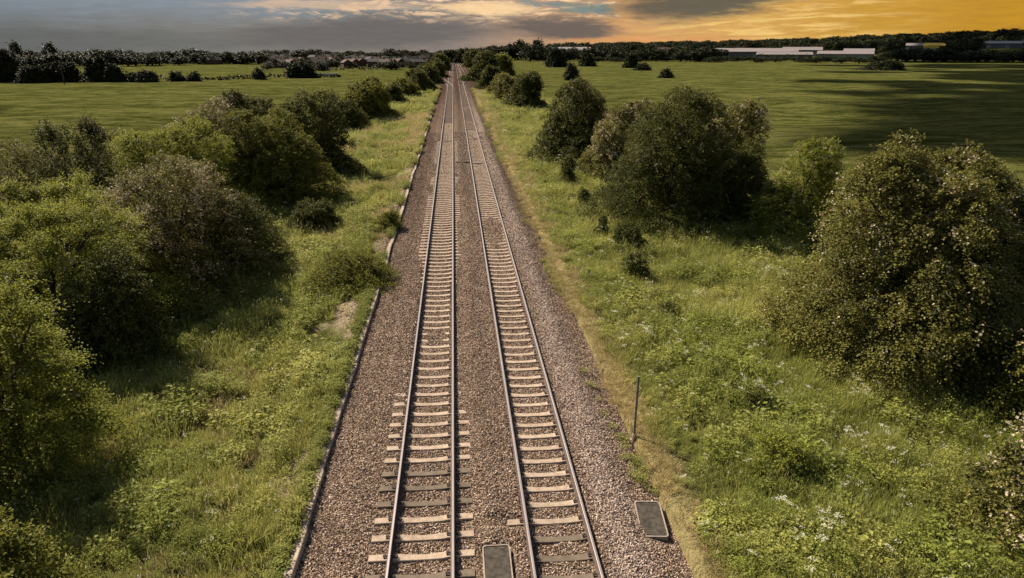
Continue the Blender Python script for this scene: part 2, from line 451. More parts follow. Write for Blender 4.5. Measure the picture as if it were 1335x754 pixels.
def stone_mesh(k):
    import bmesh
    r = random.Random(k); bm = bmesh.new()
    for _ in range(11):
        v_ = Vector((r.gauss(0, 1), r.gauss(0, 1), r.gauss(0, 1))); v_.normalize()
        v_ = Vector((v_.x * r.uniform(.8, 1.25), v_.y * r.uniform(.7, 1.0), v_.z * r.uniform(.55, .85)))
        bm.verts.new(v_ * .5)
    bmesh.ops.convex_hull(bm, input=list(bm.verts))
    me = bpy.data.meshes.new('stone'); bm.to_mesh(me); bm.free(); me.materials.append(M['stone']); return me
stones = library('stone_library', [stone_mesh(k) for k in range(7)])
def on_sleeper(x, y):
    a = (np.abs(x - TL) < 1.23) & (np.abs((y - YL0 + S / 2) % S - S / 2) < .125)
    b_ = (np.abs(x - TR) < 1.24) & (np.abs((y - YR0 + S / 2) % S - S / 2) < .125)
    return a | b_
def near_rail(x):
    return np.min([np.abs(x - q) for q in (-1.75, -.31, 1.47, 2.93)], axis=0) < .085
P_, S_ = [], []
for y0, y1, dens, sz in ((9, 24, 500, .053), (24, 38, 290, .062), (38, 62, 110, .075), (62, 95, 40, .10)):
    n = int((y1 - y0) * 9.2 * dens); x = rng.uniform(-4.0, 5.35, n); y = rng.uniform(y0, y1, n)
    z = zb(x, y); s = sz * rng.uniform(.55, 1.35, n)
    k = in_view(x, y) & ~near_rail(x)
    sl = on_sleeper(x, y); zt = -.005
    k &= ~(sl & (z < .0) & (rng.random(n) > .02))
    k &= ~((np.abs(x - .68) < .42) & (y > 11) & (y < 13.1)) & ~((np.abs(x - 4.6) < .46) & (y > 12.95) & (y < 14.7))
    k &= ~((x > 4.75) & (rng.random(n) < (x - 4.75) * 1.3)) & ~((x < -3.88))
    P_.append(np.stack([x, y, z + s * .12], -1)[k]); S_.append(s[k])
P_ = np.concatenate(P_); S_ = np.concatenate(S_); n = len(P_)
# loose stones between the kerb and the left verge
m2 = 9000; x = -4.2 - np.abs(rng.normal(0, .5, m2)); y = rng.uniform(10, 50, m2)
k = vn(x, y, 1.7, 31) > .38; x, y = x[k], y[k]; s = .05 * rng.uniform(.5, 1.3, len(x))
P_ = np.concatenate([P_, np.stack([x, y, tz(x, y) + s * .15], -1)]); S_ = np.concatenate([S_, s]); n = len(P_)
scatter('gravel', P_, rng.uniform(0, 6.28, (n, 3)), np.stack([S_, S_, S_ * .9], -1), rng.integers(0, 7, n), rng.random(n) ** 1.35, stones,
        'brown and grey crushed stone ballast packed around the sleepers of both tracks', 'ballast')

# ------------------------------------------------------------------ rails
M['rust'] = simple('rail_rust', (.028, .017, .013), (.075, .042, .03), .85, 14, bmp=.3)
def steel():
    m, nt, b = newmat('rail_head'); p = pos(nt); x, y, z = split(nt, p)
    n = noise(nt, vec(nt, x * 30, y * 1.5), 1.0, 5, .6)
    setc(nt, b, mix(nt, n, (.24, .20, .195), (.44, .39, .385)))
    b.inputs['Metallic'].default_value = .8; b.inputs['Roughness'].default_value = .42
    return m
M['head'] = steel()
PROF = [(-.07, 0), (.07, 0), (.07, .012), (.02, .03), (.011, .05), (.011, .112), (.031, .124), (.032, .155), (.020, .166), (-.020, .166), (-.032, .155), (-.031, .124), (-.011, .112), (-.011, .05), (-.02, .03), (-.07, .012)]
def rail(path, zt=.02):
    """path: list of (x, y)"""
    v, f, mi = [], [], []; n = len(PROF)
    for (x, y) in path:
        for a, h in PROF: v.append((x + a, y, zt + h))
    for i in range(len(path) - 1):
        for k in range(n):
            k2 = (k + 1) % n; f.append((i * n + k, i * n + k2, (i + 1) * n + k2, (i + 1) * n + k)); mi.append(1 if k in (7, 8, 9) else 0)
    return v, f, mi
def add_rail(path, label, group=None, z=.02):
    v, f, mi = rail(path, z)
    me = bpy.data.meshes.new('rail'); me.from_pydata(v, [], f); me.materials.append(M['rust']); me.materials.append(M['head'])
    me.polygons.foreach_set('material_index', mi); me.update()
    tag(link(bpy.data.objects.new('rail', me)), label, 'rail', group)
for x, lb in ((-1.75, 'polished steel rail closest to the stone kerb'), (-.31, 'polished steel rail of the kerbside track, next to the middle strip of stones'),
              (1.47, 'polished steel rail of the post side track, next to the middle stone strip'), (2.93, 'polished steel rail closest to the marker post and the pale gravel strip')):
    ys = [6, 20, 35, 60, 100, 160, 200, 260, 340, 460, 620]
    add_rail([(x, y) for y in ys], lb)
def sm(a, b, t): t = min(max(t, 0), 1); return a + (b - a) * t * t * (3 - 2 * t)
for x0, x1, ya, yb, lb in ((-1.75, -5.0, 206, 262, 'outermost rail curving off the kerbside track at the distant junction'),
                           (-.31, -3.56, 206, 262, 'inner rail curving off the kerbside track at the distant junction'),
                           (1.47, 4.7, 210, 275, 'inner rail curving off the post side track at the distant junction'),
                           (2.93, 6.2, 210, 275, 'outermost rail curving off the post side track at the distant junction')):
    add_rail([(sm(x0, x1, (y - ya) / (yb - ya)), y) for y in np.arange(ya - 6, yb + 1, 4)] + [(x1, 340), (x1 * .8, 480), (x1 * .5, 610)], lb, z=.022)

# ------------------------------------------------------------------ sleepers
def concrete(name, a, b_, vary=.3, stain=.65):
    m, nt, b = newmat(name); p = pos(nt); n = noise(nt, p, 5, 6, .65); n2 = noise(nt, p, 45, 3, .6); r = rnd(nt)
    c = mix(nt, (n.step(.3, .7) * .6 + r * vary).mn(1), a, b_)
    c = mix(nt, noise(nt, p, 1.7, 5, .7).step(.5, .75) * .5, c, (a[0] * .55, a[1] * .5, a[2] * .45)); c = mix(nt, n2.step(.55, .70) * stain, c, (a[0] * .4, a[1] * .38, a[2] * .36))
    setc(nt, b, c); b.inputs['Roughness'].default_value = .95; b.inputs['Specular IOR Level'].default_value = .1; bump(nt, b, n2, .4, .006); return m
M['slp'] = concrete('pale_concrete', (.23, .175, .13), (.42, .33, .26))
M['slpd'] = concrete('dark_concrete', (.10, .08, .06), (.165, .13, .10))
M['clip'] = simple('rail_clip', (.03, .02, .016), (.07, .045, .035), .8, 30, bmp=0)
def sleeper_mesh(mat, seed):
    r = random.Random(seed); st_ = [-1.215, -1.21, -.95, -.86, -.60, -.48, -.25, 0, .25, .48, .60, .86, .95, 1.21, 1.215]
    v, f = [], []
    for q in st_:
        a = abs(q)
        top = .008 if a > .55 else -.036 + .03 * (a / .55) ** 2
        if .84 < a < .96 or .5 < a < .62: top = .012 if a > .8 or a > .58 else top
        wt = .105 if a > .55 else .088 + .017 * (a / .55); wb = wt + .03
        if a > 1.212: top -= .012; wt -= .01
        top += r.uniform(-.002, .002)
        v += [(q, -wb, -.21), (q, -wt, top - .006), (q, -wt + .012, top), (q, wt - .012, top), (q, wt, top - .006), (q, wb, -.21)]
    n = 6
    for i in range(len(st_) - 1):
        for k in range(n):
            k2 = (k + 1) % n; f.append((i * n + k2, i * n + k, (i + 1) * n + k, (i + 1) * n + k2))
    f.append(tuple(range(n))); f.append(tuple(len(v) - n + k for k in range(n))[::-1])
    me = bpy.data.meshes.new('sleeper'); me.from_pydata(v, [], f); me.materials.append(mat); me.update(); return me
SM = [sleeper_mesh(M['slp'], k) for k in range(4)]; SD = [sleeper_mesh(M['slpd'], k + 9) for k in range(2)]
def clip_mesh():
    b = MB()
    b.box(-.045, .045, -.055, .055, 0, .03, taper=.008)
    b.tube([(-.03, -.04, .03), (-.05, 0, .055), (-.01, .035, .06), (.035, .0, .05)], [.011] * 4, 6)
    return b.mesh('rail_clip', M['clip'])
CM = clip_mesh()
GSL = {'L': 'pale concrete sleepers of the kerbside track', 'R': 'pale concrete sleepers of the post side track'}
far_v, far_f = [], []
srnd = random.Random(3)
for side, cx, y0, rails in (('L', TL, YL0, (-1.75, -.31)), ('R', TR, YR0, (1.47, 2.93))):
    for k in range(0, 900):
        y = y0 + k * S
        if y > 600: break
        kk = k - 4 if side == 'L' else k - 5
        dark = (kk in (-1, 3, 4, 5)) if side == 'L' else (kk < 0)
        if k < 150:
            me = (SD if dark else SM)[srnd.randrange(2 if dark else 4)]
            o = link(bpy.data.objects.new('sleeper', me)); o.location = (cx + srnd.uniform(-.012, .012), y + srnd.uniform(-.012, .012), srnd.uniform(-.006, .004) - (.02 if 18 < kk < 27 and side == 'L' else 0))
            o.rotation_euler = (0, 0, srnd.uniform(-.008, .008))
            if side == 'L':
                if dark and kk > 0: lb = ['first of three dark stained sleepers, next to the pale ones below it', 'middle one of the three dark stained sleepers on the kerbside track', 'last of three dark stained sleepers on the kerbside track, farthest along'][kk - 3]
                elif dark: lb = 'dark stained sleeper at the very front of the kerbside track, beside the dark pit cover'
                elif kk in (0, 1, 2): lb = 'pale concrete sleeper, %s of the three between the dark ones of the kerbside track' % ['first', 'middle', 'last'][kk]
                elif 15 < kk < 21: lb = 'pale sleeper of the kerbside track half buried by stones in its middle'
                elif kk < 16: lb = 'pale concrete sleeper of the kerbside track with both ends clear of the stones'
                else: lb = 'weathered sleeper of the kerbside track, one of the close packed run farther off'
            else:
                if dark: lb = 'dark stained sleeper of the post side track beside the dark pit cover'
                elif kk == 0: lb = 'pale sleeper of the post side track, its one end clear of the stones'
                elif kk < 18: lb = 'pale sleeper of the post side track with its ends buried in stones'
                else: lb = 'weathered sleeper of the post side track, one of the close packed run farther off'
            tag(o, lb, 'railway sleeper', 'dark stained sleepers' if dark else GSL[side])
            if y < 32:
                for rx in rails:
                    for s_ in (-1, 1):
                        c = bpy.data.objects.new('rail_clip', CM); c.location = (rx - cx + s_ * .115, 0, .006)
                        c.rotation_euler = (0, 0, 0 if s_ < 0 else math.pi); link(c, o)
        else:
            b = len(far_v)
            for q in (-1.21, 1.21):
                far_v += [(cx + q, y - .12, -.1), (cx + q, y - .1, .0), (cx + q, y + .1, .0), (cx + q, y + .12, -.1)]
            far_f += [(b + 1, b, b + 4, b + 5), (b + 2, b + 1, b + 5, b + 6), (b + 3, b + 2, b + 6, b + 7)]
me = bpy.data.meshes.new('sleepers'); me.from_pydata(far_v, [], far_f); me.materials.append(concrete('far_sleeper', (.17, .12, .095), (.27, .20, .155))); me.update()
tag(link(bpy.data.objects.new('distant_sleepers', me)), 'distant run of sleepers under both tracks towards the junction', 'sleepers', kind='stuff')

# ------------------------------------------------------------------ kerb slabs, pit covers, marker post, cable bar
M['kerb'] = concrete('kerb_stone', (.17, .135, .105), (.40, .33, .26), .35, .6)
y = 9.4; k = 0; kr = random.Random(8)
while y < 118:
    L = 2.35 + kr.uniform(-.15, .15); b = MB(); wv = .10
    hz = .018 + kr.uniform(-.028, .02); yy0, yy1 = -L / 2 + .015, L / 2 - .015
    n = 6; st_ = np.linspace(yy0, yy1, n)
    v, f = [], []
    for q in st_:
        j = kr.uniform(-.008, .008); j2 = kr.uniform(-.008, .008)
        v += [(-wv + j, q, -.28), (-wv + j, q, .0), (-wv + .02 + j, q, .015), (wv - .015 + j2, q, .015), (wv + j2, q, .0), (wv + j2, q, -.28)]
    for i in range(n - 1):
        for c in range(6):
            c2 = (c + 1) % 6; f.append((i * 6 + c2, i * 6 + c, (i + 1) * 6 + c, (i + 1) * 6 + c2))
    f += [tuple(range(6)), tuple(len(v) - 6 + c for c in range(6))[::-1]]
    b.add(v, f); o = b.build('kerb_slab', M['kerb'])
    o.location = (-3.98 + kr.uniform(-.035, .035), y + L / 2, hz); o.rotation_euler = (kr.uniform(-.01, .01), kr.uniform(-.07, .07), kr.uniform(-.028, .028))
    lb = {1: 'long pale kerb slab at the very bottom of the row, nearest the viewer', 2: 'pale kerb slab, second in the row along the ballast, with a cracked joint', 3: 'kerb slab, third along the row, half overhung by grass'}.get(
        k, 'weathered kerb slab in the row between ballast and grassy verge' if k < 16 else 'small distant kerb slab partly lost in weeds beside the track')
    tag(o, lb, 'kerb slab', 'kerb slabs edging the ballast'); y += L; k += 1

M['lid_frame'] = concrete('lid_frame', (.20, .16, .13), (.34, .28, .235), .2, .5)
def lid_mat():
    m, nt, b = newmat('lid_plate'); b.inputs['Specular IOR Level'].default_value = .1; p = objc(nt); n = noise(nt, p, 8, 5, .6); x, y, z = split(nt, p)
    w_ = ((y * 42)._m('FRACT') - .5).abs().step(.12, .3)
    c = mix(nt, n.step(.3, .7), (.030, .026, .021), (.080, .068, .054)); c = mix(nt, w_ * .25, c, (.03, .026, .022))
    setc(nt, b, c); b.inputs['Roughness'].default_value = .75; bump(nt, b, w_ * -.4 + n, .6, .01); return m
M['lid'] = lid_mat()
def rrect(w_, h_, r, n=4):
    pts_ = []
    for cx_, cy_, a0 in ((w_ - r, h_ - r, 0), (-w_ + r, h_ - r, 90), (-w_ + r, -h_ + r, 180), (w_ - r, -h_ + r, 270)):
        for i in range(n + 1):
            a = math.radians(a0 + 90 * i / n); pts_.append((cx_ + r * math.cos(a), cy_ + r * math.sin(a)))
    return pts_
def pit(loc, rz, W, Lh, label, tilt=0):
    e = empty('pit_cover', loc, rz); e.rotation_euler = (tilt, 0, rz); tag(e, label, 'pit cover')
    o1, i1 = rrect(W, Lh, .09), rrect(W - .03, Lh - .03, .07); n = len(o1); b = MB()
    v = [(x, y, -.25) for x, y in o1] + [(x, y, .045) for x, y in o1] + [(x, y, .045) for x, y in i1] + [(x, y, -.05) for x, y in i1]
    f = []
    for k in range(n):
        k2 = (k + 1) % n
        for a in range(3): f.append((a * n + k, a * n + k2, (a + 1) * n + k2, (a + 1) * n + k))
    b.add(v, f); b.build('frame', M['lid_frame'], e)
    b = MB(); i2 = rrect(W - .035, Lh - .035, .065)
    b.add([(x, y, -.04) for x, y in i2] + [(x, y, .028) for x, y in i2], [tuple(range(n, 2 * n))] + [(k, (k + 1) % n, (k + 1) % n + n, k + n) for k in range(n)])
    pl = b.build('plate', M['lid'], e)
    b = MB(); b.box(-.05, .05, -.02, .02, 0, .012); h1 = b.build('lifting_eye', M['clip'], pl); h1.location = (W * .45, Lh - .12, .0285)
    h2 = bpy.data.objects.new('lifting_eye', h1.data); link(h2, pl); h2.location = (-W * .45, -Lh + .12, .0285)
pit((.68, 12.0, .055), math.radians(0), .32, .98, 'long dark ribbed pit cover between the two tracks')
pit((4.61, 13.83, -.115), math.radians(-6), .33, .66, 'ribbed grey pit cover with pale rim at the outer ballast edge, below the marker post', .03)

M['post'] = simple('post_steel', (.10, .095, .085), (.20, .19, .17), .6, 20, .4)
e = empty('marker_post', (5.12, 17.53, -.25)); tag(e, 'thin grey upright marker post standing at the edge of the ballast', 'post')
b = MB(); b.tube([(0, 0, 0), (0, 0, 1.0), (.01, 0, 2.18)], [.036, .036, .036], 10); b.build('pole', M['post'], e)
b = MB(); b.tube([(.01, 0, 2.18), (.01, 0, 2.23)], [.043, .038], 10); b.build('cap', M['post'], e)
b = MB(); b.tube([(0, 0, 0), (0, 0, .30)], [.075, .055], 10); b.build('base_collar', M['kerb'], e)

e = empty('cable_duct', (.75, 69.0, .02)); tag(e, 'short dark cable duct lying across the middle strip between the tracks', 'cable duct')
b = MB(); b.box(-.6, .62, -.16, .16, -.05, .16, taper=.02); b.build('casing', M['clip'], e, .01)
b = MB(); b.box(-.78, -.6, -.2, .2, -.05, .2, taper=.02); b.build('end_box', M['post'], e, .01)
for yq, dxx in ((69.0, 2.2), (98.5, 2.2), (86, -1.03), (131, 2.2), (118, -1.03)):
    b = MB(); b.box(-.66, .66, -.28, .28, -.1, .03)
    o = b.build('timber_bearer', M['clip']); o.location = (dxx, yq, .002)
    tag(o, {69.0: 'dark timber bearer between the rails level with the cable duct', 98.5: 'dark bearer crossing between the post side rails beyond the cable duct', 86: 'dark bearer between the kerbside rails beyond the cable duct',
            131: 'farthest dark bearer between the post side rails before the junction', 118: 'farthest dark bearer between the kerbside rails before the junction'}[yq], 'timber bearer')

# ------------------------------------------------------------------ foliage
def rot_basis(a):
    """perpendicular unit vectors to array a (n,3)"""
    h = np.where(np.abs(a[:, 2:3]) < .9, np.array([[0, 0, 1.0]]), np.array([[1.0, 0, 0]]))
    s = np.cross(a, h); s /= np.linalg.norm(s, axis=1, keepdims=True) + 1e-9
    return s, np.cross(s, a)
def nrm(a): return a / (np.linalg.norm(a, axis=-1, keepdims=True) + 1e-9)
def quads_leaf(P, D, N_, L, W):
    """leaf rhombi: base P, direction D, normal N_, length L, half width W"""
    Sd = nrm(np.cross(D, N_)); L = L[:, None]; W = W[:, None]
    a = P; m_ = P + D * L * .45; t = P + D * L
    V = np.stack([a, m_ + Sd * W + N_ * W * .35, t, m_ - Sd * W + N_ * W * .35], 1)
    return V.reshape(-1, 3)
def crown_np(seed, rx, ry, top, zlow, nspray, nleaf, leaf, slen, nlobe=12, flower=0.0, droop=.35, up=.35, lobe_r=.48, skirt=1.0, spread=.4, clump=.4, low=8, taper=.0):
    r = np.random.default_rng(seed)
    hz = (top - zlow) / 2; cz = zlow + hz * .92
    C = [np.array([0, 0, 0.0])]; Rr = [.68]
    for k in range(nlobe):
        a = k * 2.399 + r.uniform(-.5, .5); zz = r.uniform(-.75, .62); q = math.sqrt(max(0, 1 - zz * zz)) * r.uniform(.5, .66)
        C.append(np.array([q * math.cos(a), q * math.sin(a), zz * .62])); Rr.append(lobe_r * r.uniform(.65, 1.1))
    for k in range(low):
        a = k * 6.283 / low + r.uniform(-.4, .4); q = r.uniform(.46, .62); C.append(np.array([q * math.cos(a), q * math.sin(a), r.uniform(-.85, -.5)])); Rr.append(r.uniform(.28, .42))
    C = np.array(C); Rr = np.array(Rr)
    n = int(nspray * 1.9); li = r.choice(len(Rr), n, p=Rr ** 2 / (Rr ** 2).sum())
    d = nrm(r.normal(size=(n, 3))); d[:, 2] = np.where(d[:, 2] < -.8, -d[:, 2], d[:, 2])
    rad = Rr[li] * (1 - .42 * r.random(n) ** 1.7 + .10 * r.random(n) ** 3)
    inner = r.random(n) < .2; rad = np.where(inner, rad * r.uniform(.45, .85, n), rad)
    p = C[li] + d * rad[:, None]
    K = int(np.clip(nspray / 26, 14, 260)); kc = p[r.integers(0, n, K)] * r.uniform(.88, 1.17, (K, 1))
    ni = np.concatenate([np.argmin(((q[:, None, :] - kc[None]) ** 2).sum(2), axis=1) for q in np.array_split(p, max(1, n // 2000))])
    p = p + (kc[ni] - p) * np.array([.40, .40, .62]) * clump
    ct = r.random(K)[ni]
    dist = np.min(np.linalg.norm(p[:, None, :] - C[None], axis=2) / Rr[None], axis=1)
    keep = inner | (dist > .72) | (r.random(n) < .12)
    p, d, li, ct = p[keep][:nspray], d[keep][:nspray], li[keep][:nspray], ct[keep][:nspray]
    lt = r.random(len(Rr))[li]
    out = nrm(p + d * .6)
    flare = (1 + skirt * np.clip(-p[:, 2], 0, 1) ** 1.3)[:, None]; p[:, :2] *= flare
    ex = np.percentile(np.abs(p[:, 0]), 97), np.percentile(np.abs(p[:, 1]), 97), np.percentile(p[:, 2], 99)
    p[:, :2] *= (1 - taper * np.clip(p[:, 2:3] / ex[2] + .3, 0, 1))
    p[:, 0] /= ex[0]; p[:, 1] /= ex[1]; p[:, 2] = np.where(p[:, 2] > 0, p[:, 2] / ex[2] * 1.04, p[:, 2])
    C = C / np.array([ex[0], ex[1], ex[2]])
    p = p * np.array([rx, ry, hz]) + np.array([0, 0, cz]); p[:, 2] = np.maximum(p[:, 2], zlow * .3 + .05 * r.random(len(p)))
    n = len(p)
    ax = nrm(out * .9 + np.array([0, 0, up]) + r.normal(size=(n, 3)) * spread)
    sl = slen * r.uniform(.5, 1.35, n) * np.where(r.random(n) < .05, 1.9, 1.0); tint0 = np.clip(.22 * r.random(n) + .30 * lt + .38 * ct + .05, 0, 1)
    fl0 = (r.random(n) < flower * (0.15 + 2.6 * ct ** 3 + .8 * (lt > .5))) & (out[:, 2] > -.2)
    t = (np.arange(nleaf) + .5) / nleaf
    s1, s2 = rot_basis(ax)
    PP = p[:, None, :] + ax[:, None, :] * (sl[:, None] * (t[None] - .35))[..., None]
    PP[..., 2] -= droop * sl[:, None] * np.maximum(t[None], 0) ** 2
    PP = PP + r.normal(size=PP.shape) * leaf * .45
    sg = np.where(np.arange(nleaf) % 2 == 0, 1.0, -1.0)[None, :, None]
    DD = nrm(ax[:, None, :] * .7 + s1[:, None, :] * sg * .8 + r.normal(size=PP.shape) * .45 + np.array([0, 0, -.15]))
    NN = nrm(np.array([0, 0, .75]) + out[:, None, :] * .55 + r.normal(size=PP.shape) * .55)
    Lf = leaf * r.uniform(.7, 1.3, PP.shape[:2]) * (1.08 - .25 * t[None])
    V = quads_leaf(PP.reshape(-1, 3), DD.reshape(-1, 3), NN.reshape(-1, 3), Lf.ravel(), Lf.ravel() * .46)
    tint = np.clip(tint0[:, None] + (t[None] - .5) * .5 + r.normal(size=PP.shape[:2]) * .1, 0, 1).ravel()
    fl = (fl0[:, None] & (t[None] > .15) & (r.random(PP.shape[:2]) < .75)).astype(float).ravel()
    Q = np.arange(len(V)).reshape(-1, 4)
    lob = C * np.array([rx, ry, hz]) + np.array([0, 0, cz])
    return V, Q, np.repeat(tint, 4), np.repeat(fl, 4), lob
def crown_mesh(mat, *a, **k):
    V, Q, t, f, lob = crown_np(*a, **k)
    return mesh_np('crown', V, Q, mat, {'tint': t, 'flower': f}), lob
def trunk_mesh(seed, lob, top, r0, stems=4):
    r = random.Random(seed); b = MB()
    order = sorted(range(len(lob)), key=lambda i: -lob[i][2])[:max(stems, 2) + 3]
    for q, i in enumerate(order):
        L = lob[i]; x0, y0 = r.uniform(-.12, .12) * r0 * 8, r.uniform(-.12, .12) * r0 * 8
        P = [(x0, y0, -.3), (x0 + L[0] * .12, y0 + L[1] * .12, L[2] * .3), (L[0] * .5 + r.uniform(-.1, .1), L[1] * .5, L[2] * .68), (L[0], L[1], L[2]), (L[0] * 1.3, L[1] * 1.3, L[2] * 1.12)]
        rr = r0 * (1 if q < 2 else .7); b.tube(P, [rr, rr * .8, rr * .5, rr * .28, rr * .08], 6)
        for _ in range(3):
            e_ = (L[0] * r.uniform(.9, 1.5) + r.uniform(-.4, .4), L[1] * r.uniform(.9, 1.5) + r.uniform(-.4, .4), L[2] * r.uniform(.8, 1.2))
            b.tube([P[2], ((P[2][0] + e_[0]) / 2, (P[2][1] + e_[1]) / 2, (P[2][2] + e_[2]) / 2 + .1), e_], [rr * .35, rr * .22, rr * .06], 5)
    return b.mesh('trunk', M['bark'])
plants = []
HEDGE_W = {'hedgerow bushes along the kerbside verge': 1.3, 'hedgerow bushes along the post side verge': 1.06}
def bush(px, pb, wpx, ptop, mat, label, cat='bush', name='bush', flower=0.0, leaf=.085, dens=1.3, nleaf=12, slen=.55, group=None, seed=None, ry=1.0, zl=.02, back=.75, cap=11000, **kw):
    """px, pb: where the front of its foot shows; wpx: its width there; ptop: row of its top"""
    wpx = wpx * (HEDGE_W.get(group, 1) if pb < 340 else (1.1 if px < 600 else .98))
    f = G(px, pb); dep = depth((f[0], f[1], 0)); R = wpx * dep / F / 2
    dirv = np.array([f[0], f[1]]); dirv = dirv / np.linalg.norm(dirv)
    for _ in range(3):
        c = f[:2] + dirv * R * back; z0 = tz1(c[0], c[1]); R = wpx * depth((c[0], c[1], 1.0)) / F / 2
    top = height_for(c[0], c[1], ptop) - z0
    seed = seed if seed is not None else int(px * 7 + pb * 13)
    zlow = top * zl
    d = depth((c[0], c[1], 1)); lf = max(leaf, d * .0021)
    area = 4 * R * (top * .55 + R * .6) * 1.7
    ns = int(area * 46 * dens * (0.085 / lf) ** 1.25 * (12 / nleaf) ** .5); ns = max(60, min(ns, cap))
    sl = max(slen, lf * 4)
    me, lob = crown_mesh(M[mat], seed, R, R * ry, top, zlow, ns, nleaf, lf, sl, flower=flower, **kw)
    e = empty(name, (c[0], c[1], z0), 0); tag(e, label, cat, group)
    link(bpy.data.objects.new('crown', me), e)
    link(bpy.data.objects.new('trunk', trunk_mesh(seed, lob, top, max(.05, min(.16, top * .03)))), e)
    plants.append((c[0], c[1], R, ns * nleaf))
    return e

LH, RH = 'hedgerow bushes along the kerbside verge', 'hedgerow bushes along the post side verge'
# left hedge, near to far
bush(30, 625, 205, 368, 'leaf_bright', 'nearest hedge bush, light yellow-green sprays, cut by the picture edge', 'bush', group=LH, leaf=.075, slen=1.1, up=.15, droop=.35, seed=11, clump=1.15, spread=.3, flower=.02)
bush(-170, 760, 300, 330, 'leaf', 'dense bush added mostly outside the picture to shade the corner by the nearest hedge bush', 'bush', group=LH, leaf=.09, dens=.7)  # added mostly out of view to shade the lower left corner
bush(90, 452, 235, 250, 'leaf_bright', 'wide olive hedge bush with layered feathery branches behind the nearest one', 'bush', group=LH, leaf=.075, slen=1.1, up=.15, droop=.3, seed=12, clump=1.15, spread=.3, flower=.04)
bush(-80, 420, 220, 215, 'leaf', 'green bush cut by the picture edge beside the wide olive bush', 'bush', group=LH)
bush(40, 345, 190, 192, 'leaf_brown', 'bronze and yellow-green bush between the wide olive bush and the field', 'bush', group=LH, flower=.05)
bush(126, 350, 84, 160, 'leaf_dark', 'tall dark narrow bush with a pointed reddish top rising above the hedge', 'bush', group=LH, flower=.03)
bush(235, 392, 185, 210, 'leaf_brown', 'big hedge bush covered in faded pinkish white blossom', 'bush', group=LH, flower=.5, slen=.65, seed=14)
bush(235, 300, 150, 163, 'leaf_bright', 'bright yellow-green bush behind the blossom bush', 'bush', group=LH)
bush(165, 260, 70, 170, 'leaf_brown', 'small bronze bush between the tall dark bush and the bright green one', 'bush', group=LH, flower=.15)
bush(285, 270, 105, 139, 'leaf_brown', 'pinkish brown flowering bush on the field side of the hedge', 'bush', group=LH, flower=.3)
bush(358, 268, 112, 146, 'leaf', 'round green hedge bush with dark foot beside the shaded grass', 'bush', group=LH)
bush(322, 205, 72, 121, 'leaf_dark', 'low dark red-brown bush topping the hedge against the field', 'bush', group=LH, flower=.05)
bush(385, 195, 40, 140, 'leaf', 'small green bush squeezed between two dark hedge bushes', 'bush', group=LH)
bush(408, 228, 84, 123, 'leaf_dark', 'dark green rounded bush at the end of the dense part of the hedge', 'bush', group=LH)
bush(372, 268, 46, 222, 'leaf_dark', 'low leafy shrub at the foot of the dense hedge on the grass', 'shrub', 'shrub', group=LH)
bush(446, 166, 44, 128, 'leaf_dark', 'small dark bush just before the gap in the hedge', 'bush', group=LH)
bush(477, 157, 58, 104, 'leaf', 'tall rounded bush with ragged top past the gap in the hedge', 'bush', group=LH)
bush(512, 133, 24, 113, 'leaf_dark', 'small round bush standing free in the far hedge', 'bush', group=LH)
bush(526, 126, 32, 104, 'leaf', 'mid sized bush after the small round one in the far hedge', 'bush', group=LH)
bush(545, 118, 32, 93, 'leaf_dark', 'dark bush of the far hedge near the junction', 'bush', group=LH)
bush(556, 109, 26, 88, 'leaf_dark', 'dark bush level with the first junction rails', 'bush', group=LH)
bush(566, 101, 22, 80, 'leaf_dark', 'tall dark bush crowding the tracks beyond the junction', 'bush', group=LH)
bush(575, 92, 16, 72, 'leaf_dark', 'last dark bush of the hedge where the tracks vanish', 'bush', group=LH)
bush(305, 352, 110, 250, 'leaf_dark', 'dark scrub added to fill the shade between the blossom bush and the round green bush', 'bush', group=LH)  # dark leaves stand in for the shade in this hedge gap
bush(150, 470, 120, 330, 'leaf_dark', 'dark scrub added as shade between the wide olive bush and the blossom bush', 'bush', group=LH)  # another dark filler added where the hedge gap is shaded
bush(-20, 900, 230, 690, 'leaf', 'scrub added to darken the bottom corner under the nearest hedge bush', 'bush', group=LH)  # low scrub added to deepen the dark bottom left corner
# right side
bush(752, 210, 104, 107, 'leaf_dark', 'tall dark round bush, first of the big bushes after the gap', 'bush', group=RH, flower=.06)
bush(808, 232, 92, 134, 'leaf_brown', 'bronze flowering bush leaning between two dark big bushes', 'bush', group=RH, flower=.28)
bush(868, 295, 160, 118, 'leaf_dark', 'tallest dark hawthorn in the middle of the post side group', 'bush', group=RH, flower=.03, seed=15)
bush(950, 288, 84, 190, 'leaf_dark', 'dark lower bush at the right foot of the tallest hawthorn', 'bush', group=RH)
bush(948, 240, 76, 133, 'leaf_brown', 'pinkish flowering bush at the field side of the tallest hawthorn', 'bush', group=RH, flower=.3)
bush(905, 283, 56, 203, 'leaf_bright', 'small bright green shrub in front of the tallest hawthorn', 'shrub', 'shrub', group=RH)
bush(1036, 306, 108, 183, 'leaf_bright', 'ragged green bush standing between the dark group and the huge bush', 'bush', group=RH, flower=.1)
bush(1172, 503, 300, 198, 'leaf_brown', 'huge arching bush with bronze leaves and faded blossom, biggest in view', 'bush', group=RH, flower=.07, leaf=.088, slen=.7, seed=16, nlobe=18, dens=2.3, up=.12, droop=.5, back=.8, cap=42000, clump=.55, skirt=.5, zl=.0, taper=.22)
bush(1300, 440, 110, 250, 'leaf_brown', 'bronze bush merging into the far right flank of the huge bush', 'bush', group=RH, flower=.1)
bush(1352, 575, 110, 418, 'leaf', 'green bush cut by the picture edge below the huge bush', 'bush', group=RH, flower=.12)
bush(1362, 735, 200, 545, 'leaf_brown', 'low blossom bush in the bottom corner, cut by the picture edge', 'bush', group=RH, flower=.25)
